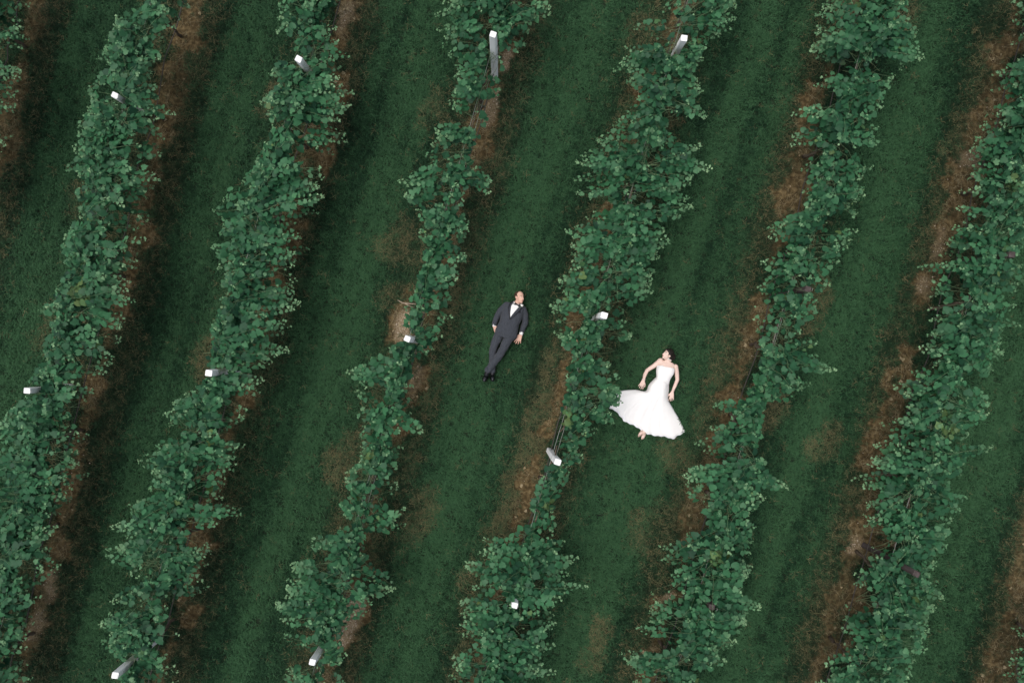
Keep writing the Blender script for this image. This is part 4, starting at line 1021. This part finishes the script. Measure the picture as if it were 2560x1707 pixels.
    # sandals: sole and straps
    for ank, ball, toe in ((PX(1608, 1074, .045), PX(1602.5, 1082, .075), PX(1599.5, 1085.5, .09)), (PX(1611, 1079, .055), PX(1609, 1088, .085), PX(1607.5, 1092, .10))):
        sd_ = empty('sandal', ball - O); sd_.parent = root
        base = ball
        dd = (toe - ball).normalized(); s_ = Vector((1, 0.35, 0)).normalized(); dn = dd.cross(s_).normalized()
        if dn.z > 0: dn = -dn
        v = []
        for p, w in ((ank, .026), (ball, .042), (toe + dd * .03, .026)):
            for sx, sy in ((-1, .030), (1, .030), (1, .040), (-1, .040)): v.append(p + s_ * (sx * w) + dn * sy)
        f = [(i * 4 + j, i * 4 + (j + 1) % 4, i * 4 + 4 + (j + 1) % 4, i * 4 + 4 + j) for i in range(2) for j in range(4)] + [(3, 2, 1, 0), (8, 9, 10, 11)]
        link('sole', mesh_from('sole', v, f, M_SANDAL, False, base), sd_)
        for q in (0.0, -.032):
            c = ball + dd * q
            pth = [c + s_ * (math.cos(t) * .043) - dn * (math.sin(t) * .036) + dn * .0 for t in np.linspace(-.5, math.pi + .5, 12)]
            link('strap', mesh_from('strap', *tube(pth, .0055, 6), M_SANDAL, True, base), sd_)
    KEEP_OUT.extend([((1655, 945), (1665, 922), .14), ((1672, 880), (1668, 895), .09), ((1651, 900), (1618, 925), .04), ((1618, 925), (1609, 950), .04), ((1609, 950), (1600, 970), .045), ((1689, 915), (1693, 950), .04), ((1693, 950), (1680, 980), .04), ((1680, 980), (1677, 1000), .04), ((1605, 1076), (1606, 1088), .034), ((1648, 960), (1650, 990), .16)])
    global SKIRT_POLY
    SKIRT_POLY = [(1613, 978), (1590, 975), (1552, 978), (1527, 990), (1522, 1003), (1528, 1017), (1544, 1024), (1562, 1047), (1582, 1056), (1607, 1070), (1620, 1080), (1637, 1083), (1660, 1086), (1682, 1091), (1692, 1085), (1705, 1079), (1708, 1074), (1695, 1042), (1680, 1020), (1670, 1000), (1672, 960), (1640, 945), (1625, 960)]
    return root
build_groom(); build_bride()

# ------------------------------------------------------------------ grass, straw, pebbles
def inside(poly, u, v):
    r = np.zeros(u.shape, bool); n = len(poly)
    for i in range(n):
        x0, y0 = poly[i]; x1, y1 = poly[(i + 1) % n]
        c = ((y0 > v) != (y1 > v)) & (u < (x1 - x0) * (v - y0) / ((y1 - y0) if y1 != y0 else 1e-9) + x0); r ^= c
    return r
def free_of_people(x, y):
    k = CAM_H / FPX; u = 1280 + x / k; v = 853.5 - y / k; ok = np.ones(x.shape, bool)
    for (a, b, r) in KEEP_OUT:
        ax, ay = a; bx, by = b; dx, dy = bx - ax, by - ay; L2 = dx * dx + dy * dy
        t = np.clip(((u - ax) * dx + (v - ay) * dy) / max(L2, 1e-9), 0, 1)
        ok &= ((u - ax - t * dx) ** 2 + (v - ay - t * dy) ** 2) > ((r - (.022 if r > .07 else 0.0)) / k) ** 2
    return ok & ~inside(SKIRT_POLY, u, v)
def tuft_mesh(seed, nb, lmin, lmax, w, lean, mat):
    r = random.Random(seed); v, f = [], []
    for i in range(nb):
        a = r.uniform(0, 6.283); L_ = r.uniform(lmin, lmax); le = lean * r.uniform(0.5, 1.3); ox, oy = r.uniform(-.028, .028), r.uniform(-.028, .028)
        d = Vector((math.cos(a), math.sin(a), 0)); s = Vector((-d.y, d.x, 0)); tw = r.uniform(-.6, .6); s = (s + Vector((0, 0, tw))).normalized()
        p0 = Vector((ox, oy, -.01)); p1 = p0 + d * (L_ * .40 * le) + Vector((0, 0, L_ * .55)); p2 = p0 + d * (L_ * (.55 + .35 * le)) + Vector((0, 0, L_ * (.85 - .35 * le)))
        k = len(v); ww = w * r.uniform(.7, 1.2)
        v += [p0 - s * ww * .5, p0 + s * ww * .5, p1 - s * ww * .45, p1 + s * ww * .45, p2]; f += [(k, k + 1, k + 3, k + 2), (k + 2, k + 3, k + 4)]
    me = bpy.data.meshes.new('tuft'); me.from_pydata([tuple(q) for q in v], [], f); me.materials.append(mat); return me
def scatter(name, kindname, pts, rot, scale, meshes, attrs):
    src = bpy.data.collections.new(name + '_pieces')
    for i, me in enumerate(meshes): src.objects.link(bpy.data.objects.new('%s_piece' % kindname, me))
    me = bpy.data.meshes.new(name); me.vertices.add(len(pts)); me.vertices.foreach_set('co', np.asarray(pts, np.float32).ravel())
    def fa(n, dat, typ='FLOAT'):
        a = me.attributes.new(n, typ, 'POINT'); a.data.foreach_set('vector' if typ == 'FLOAT_VECTOR' else 'value', np.asarray(dat, np.float32).ravel())
    fa('rot', rot, 'FLOAT_VECTOR'); fa('size', scale)
    for n, dat in attrs.items(): fa(n, dat)
    o = link(name, me)
    ng = bpy.data.node_groups.new(name, 'GeometryNodeTree')
    ng.interface.new_socket('Geometry', in_out='INPUT', socket_type='NodeSocketGeometry'); ng.interface.new_socket('Geometry', in_out='OUTPUT', socket_type='NodeSocketGeometry')
    N, L = ng.nodes, ng.links
    gi = N.new('NodeGroupInput'); go = N.new('NodeGroupOutput'); ip = N.new('GeometryNodeInstanceOnPoints'); ci = N.new('GeometryNodeCollectionInfo')
    ci.inputs['Collection'].default_value = src; ci.inputs['Separate Children'].default_value = True; ci.inputs['Reset Children'].default_value = True
    ip.inputs['Pick Instance'].default_value = True
    ra = N.new('GeometryNodeInputNamedAttribute'); ra.data_type = 'FLOAT_VECTOR'; ra.inputs['Name'].default_value = 'rot'
    sa = N.new('GeometryNodeInputNamedAttribute'); sa.data_type = 'FLOAT'; sa.inputs['Name'].default_value = 'size'
    L.new(gi.outputs[0], ip.inputs['Points']); L.new(ci.outputs[0], ip.inputs['Instance'])
    er = N.new('FunctionNodeEulerToRotation'); L.new(ra.outputs[0], er.inputs[0]); L.new(er.outputs[0], ip.inputs['Rotation'])
    cx = N.new('ShaderNodeCombineXYZ')
    for i in range(3): L.new(sa.outputs[0], cx.inputs[i])
    L.new(cx.outputs[0], ip.inputs['Scale'])
    L.new(ip.outputs[0], go.inputs[0])
    md = o.modifiers.new('scatter', 'NODES'); md.node_group = ng
    tag(o, kind='stuff'); return o

NG = 260000
x = rs.uniform(-11.4, 11.4, NG); y = rs.uniform(-7.9, 7.9, NG)
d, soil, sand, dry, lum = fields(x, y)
keep = (rs.rand(NG) > np.clip(soil * 1.05 + sand * 0.9, 0, 0.975)) & free_of_people(x, y)
x, y, soil, dry, lum = x[keep], y[keep], soil[keep], dry[keep], lum[keep]
m = len(x)
dq = np.maximum(dry, soil * 0.8); dryv = np.where(rs.rand(m) < dq * 0.95 + 0.012, 0.45 + 0.55 * rs.rand(m), dq * 0.30)
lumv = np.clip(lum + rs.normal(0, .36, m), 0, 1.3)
sc = (0.75 + 0.45 * rs.rand(m)) * (1 - 0.25 * soil)
z = relief(x, y) - 0.03
rot = np.stack([rs.normal(0, .12, m), rs.normal(0, .12, m), rs.uniform(0, 6.283, m)], 1)
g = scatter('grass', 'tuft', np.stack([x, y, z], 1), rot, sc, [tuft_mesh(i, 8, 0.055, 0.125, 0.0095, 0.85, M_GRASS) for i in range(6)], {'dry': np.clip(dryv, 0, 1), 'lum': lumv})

# straw and clippings on the bare strips
NS = 45000
x = rs.uniform(-11.4, 11.4, NS); y = rs.uniform(-7.9, 7.9, NS)
d, soil, sand, dry, lum = fields(x, y)
keep = (rs.rand(NS) < np.clip(soil * 0.75, 0, 1) * (0.25 + vnoise(x, y, 2.2, 3))) & free_of_people(x, y)
x, y = x[keep], y[keep]; m = len(x)
def straw_mesh(seed):
    r = random.Random(seed); acc = Acc()
    for i in range(5):
        a = r.uniform(0, 6.28); L_ = r.uniform(.04, .13); o = Vector((r.uniform(-.05, .05), r.uniform(-.05, .05), 0)); dd = Vector((math.cos(a), math.sin(a), r.uniform(.02, .25)))
        bend = Vector((r.uniform(-.02, .02), r.uniform(-.02, .02), 0))
        acc.add(tube([o, o + dd * L_ * .5 + bend, o + dd * L_ + bend * .3], [.0022, .0020, .001], 3, False))
    me = bpy.data.meshes.new('straw'); me.from_pydata([tuple(q) for q in acc.v], [], acc.f); me.materials.append(M_STRAW); return me
scatter('straw', 'straw', np.stack([x, y, relief(x, y) - 0.022], 1), np.stack([rs.normal(0, .1, m), rs.normal(0, .1, m), rs.uniform(0, 6.283, m)], 1), 0.6 + 0.7 * rs.rand(m), [straw_mesh(i) for i in range(5)], {})
# pebbles and chips on the sandy spots
NP = 260000
x = rs.uniform(-11.4, 11.4, NP); y = rs.uniform(-7.9, 7.9, NP)
d, soil, sand, dry, lum = fields(x, y)
keep = rs.rand(NP) < np.clip(sand * 0.9 + soil * 0.012, 0, 1)
x, y = x[keep], y[keep]; m = len(x)
def pebble(seed):
    r = random.Random(seed); e = Blob().ell((0, 0, 0), (.011, .008, .006), None, 6)
    v = [q * r.uniform(.7, 1.25) for q in e.v]; me = bpy.data.meshes.new('pebble'); me.from_pydata([tuple(q) for q in v], [], e.f); me.materials.append(M_PEB); return me
scatter('pebbles', 'pebble', np.stack([x, y, relief(x, y) - 0.024], 1), np.stack([rs.normal(0, .4, m), rs.normal(0, .4, m), rs.uniform(0, 6.283, m)], 1), 0.45 + 1.0 * rs.rand(m) ** 2, [pebble(i) for i in range(5)], {})

NL = 9000
x = rs.uniform(-11.4, 11.4, NL); y = rs.uniform(-7.9, 7.9, NL)
d, soil, sand, dry, lum = fields(x, y)
keep = (rs.rand(NL) < np.clip(soil * 0.30 + 0.004, 0, 1)) & free_of_people(x, y)
x, y = x[keep], y[keep]; m = len(x)
M_DEAD = simple('dead_leaf', (0.12, 0.088, 0.045), 0.8, 0.3, 3, col2=(0.36, 0.29, 0.17))
lit = []
for i in (0, 2, 4):
    me = LEAVES[i][2].copy(); me.name = 'dead_leaf'; me.materials.clear(); me.materials.append(M_DEAD); lit.append(me)
scatter('leaf_litter', 'dead_leaf', np.stack([x, y, relief(x, y) - 0.012], 1), np.stack([rs.normal(0, .5, m), rs.normal(0, .5, m), rs.uniform(0, 6.283, m)], 1), 0.03 + 0.05 * rs.rand(m), lit, {})

# ------------------------------------------------------------------ small things lying about
def dry_branch():
    b0 = PX(994, 750, .02)
    pts = [PX(994, 750, .03), PX(1006, 757, .06), PX(1022, 759, .06), PX(1040, 760, .04)]
    root = empty('dry_branch', b0); tag(root, 'pale forked dry branch on the grass left of the groom\'s row', 'branch')
    link('stem', mesh_from('stem', *tube(pts, [.007, .010, .012, .013], 6), M_TWIG, True, b0), root)
    link('twig', mesh_from('twig', *tube([PX(1010, 758, .06), PX(1022, 764, .06), PX(1036, 769, .03)], [.009, .008, .006], 6), M_TWIG, True, b0), root)
dry_branch()
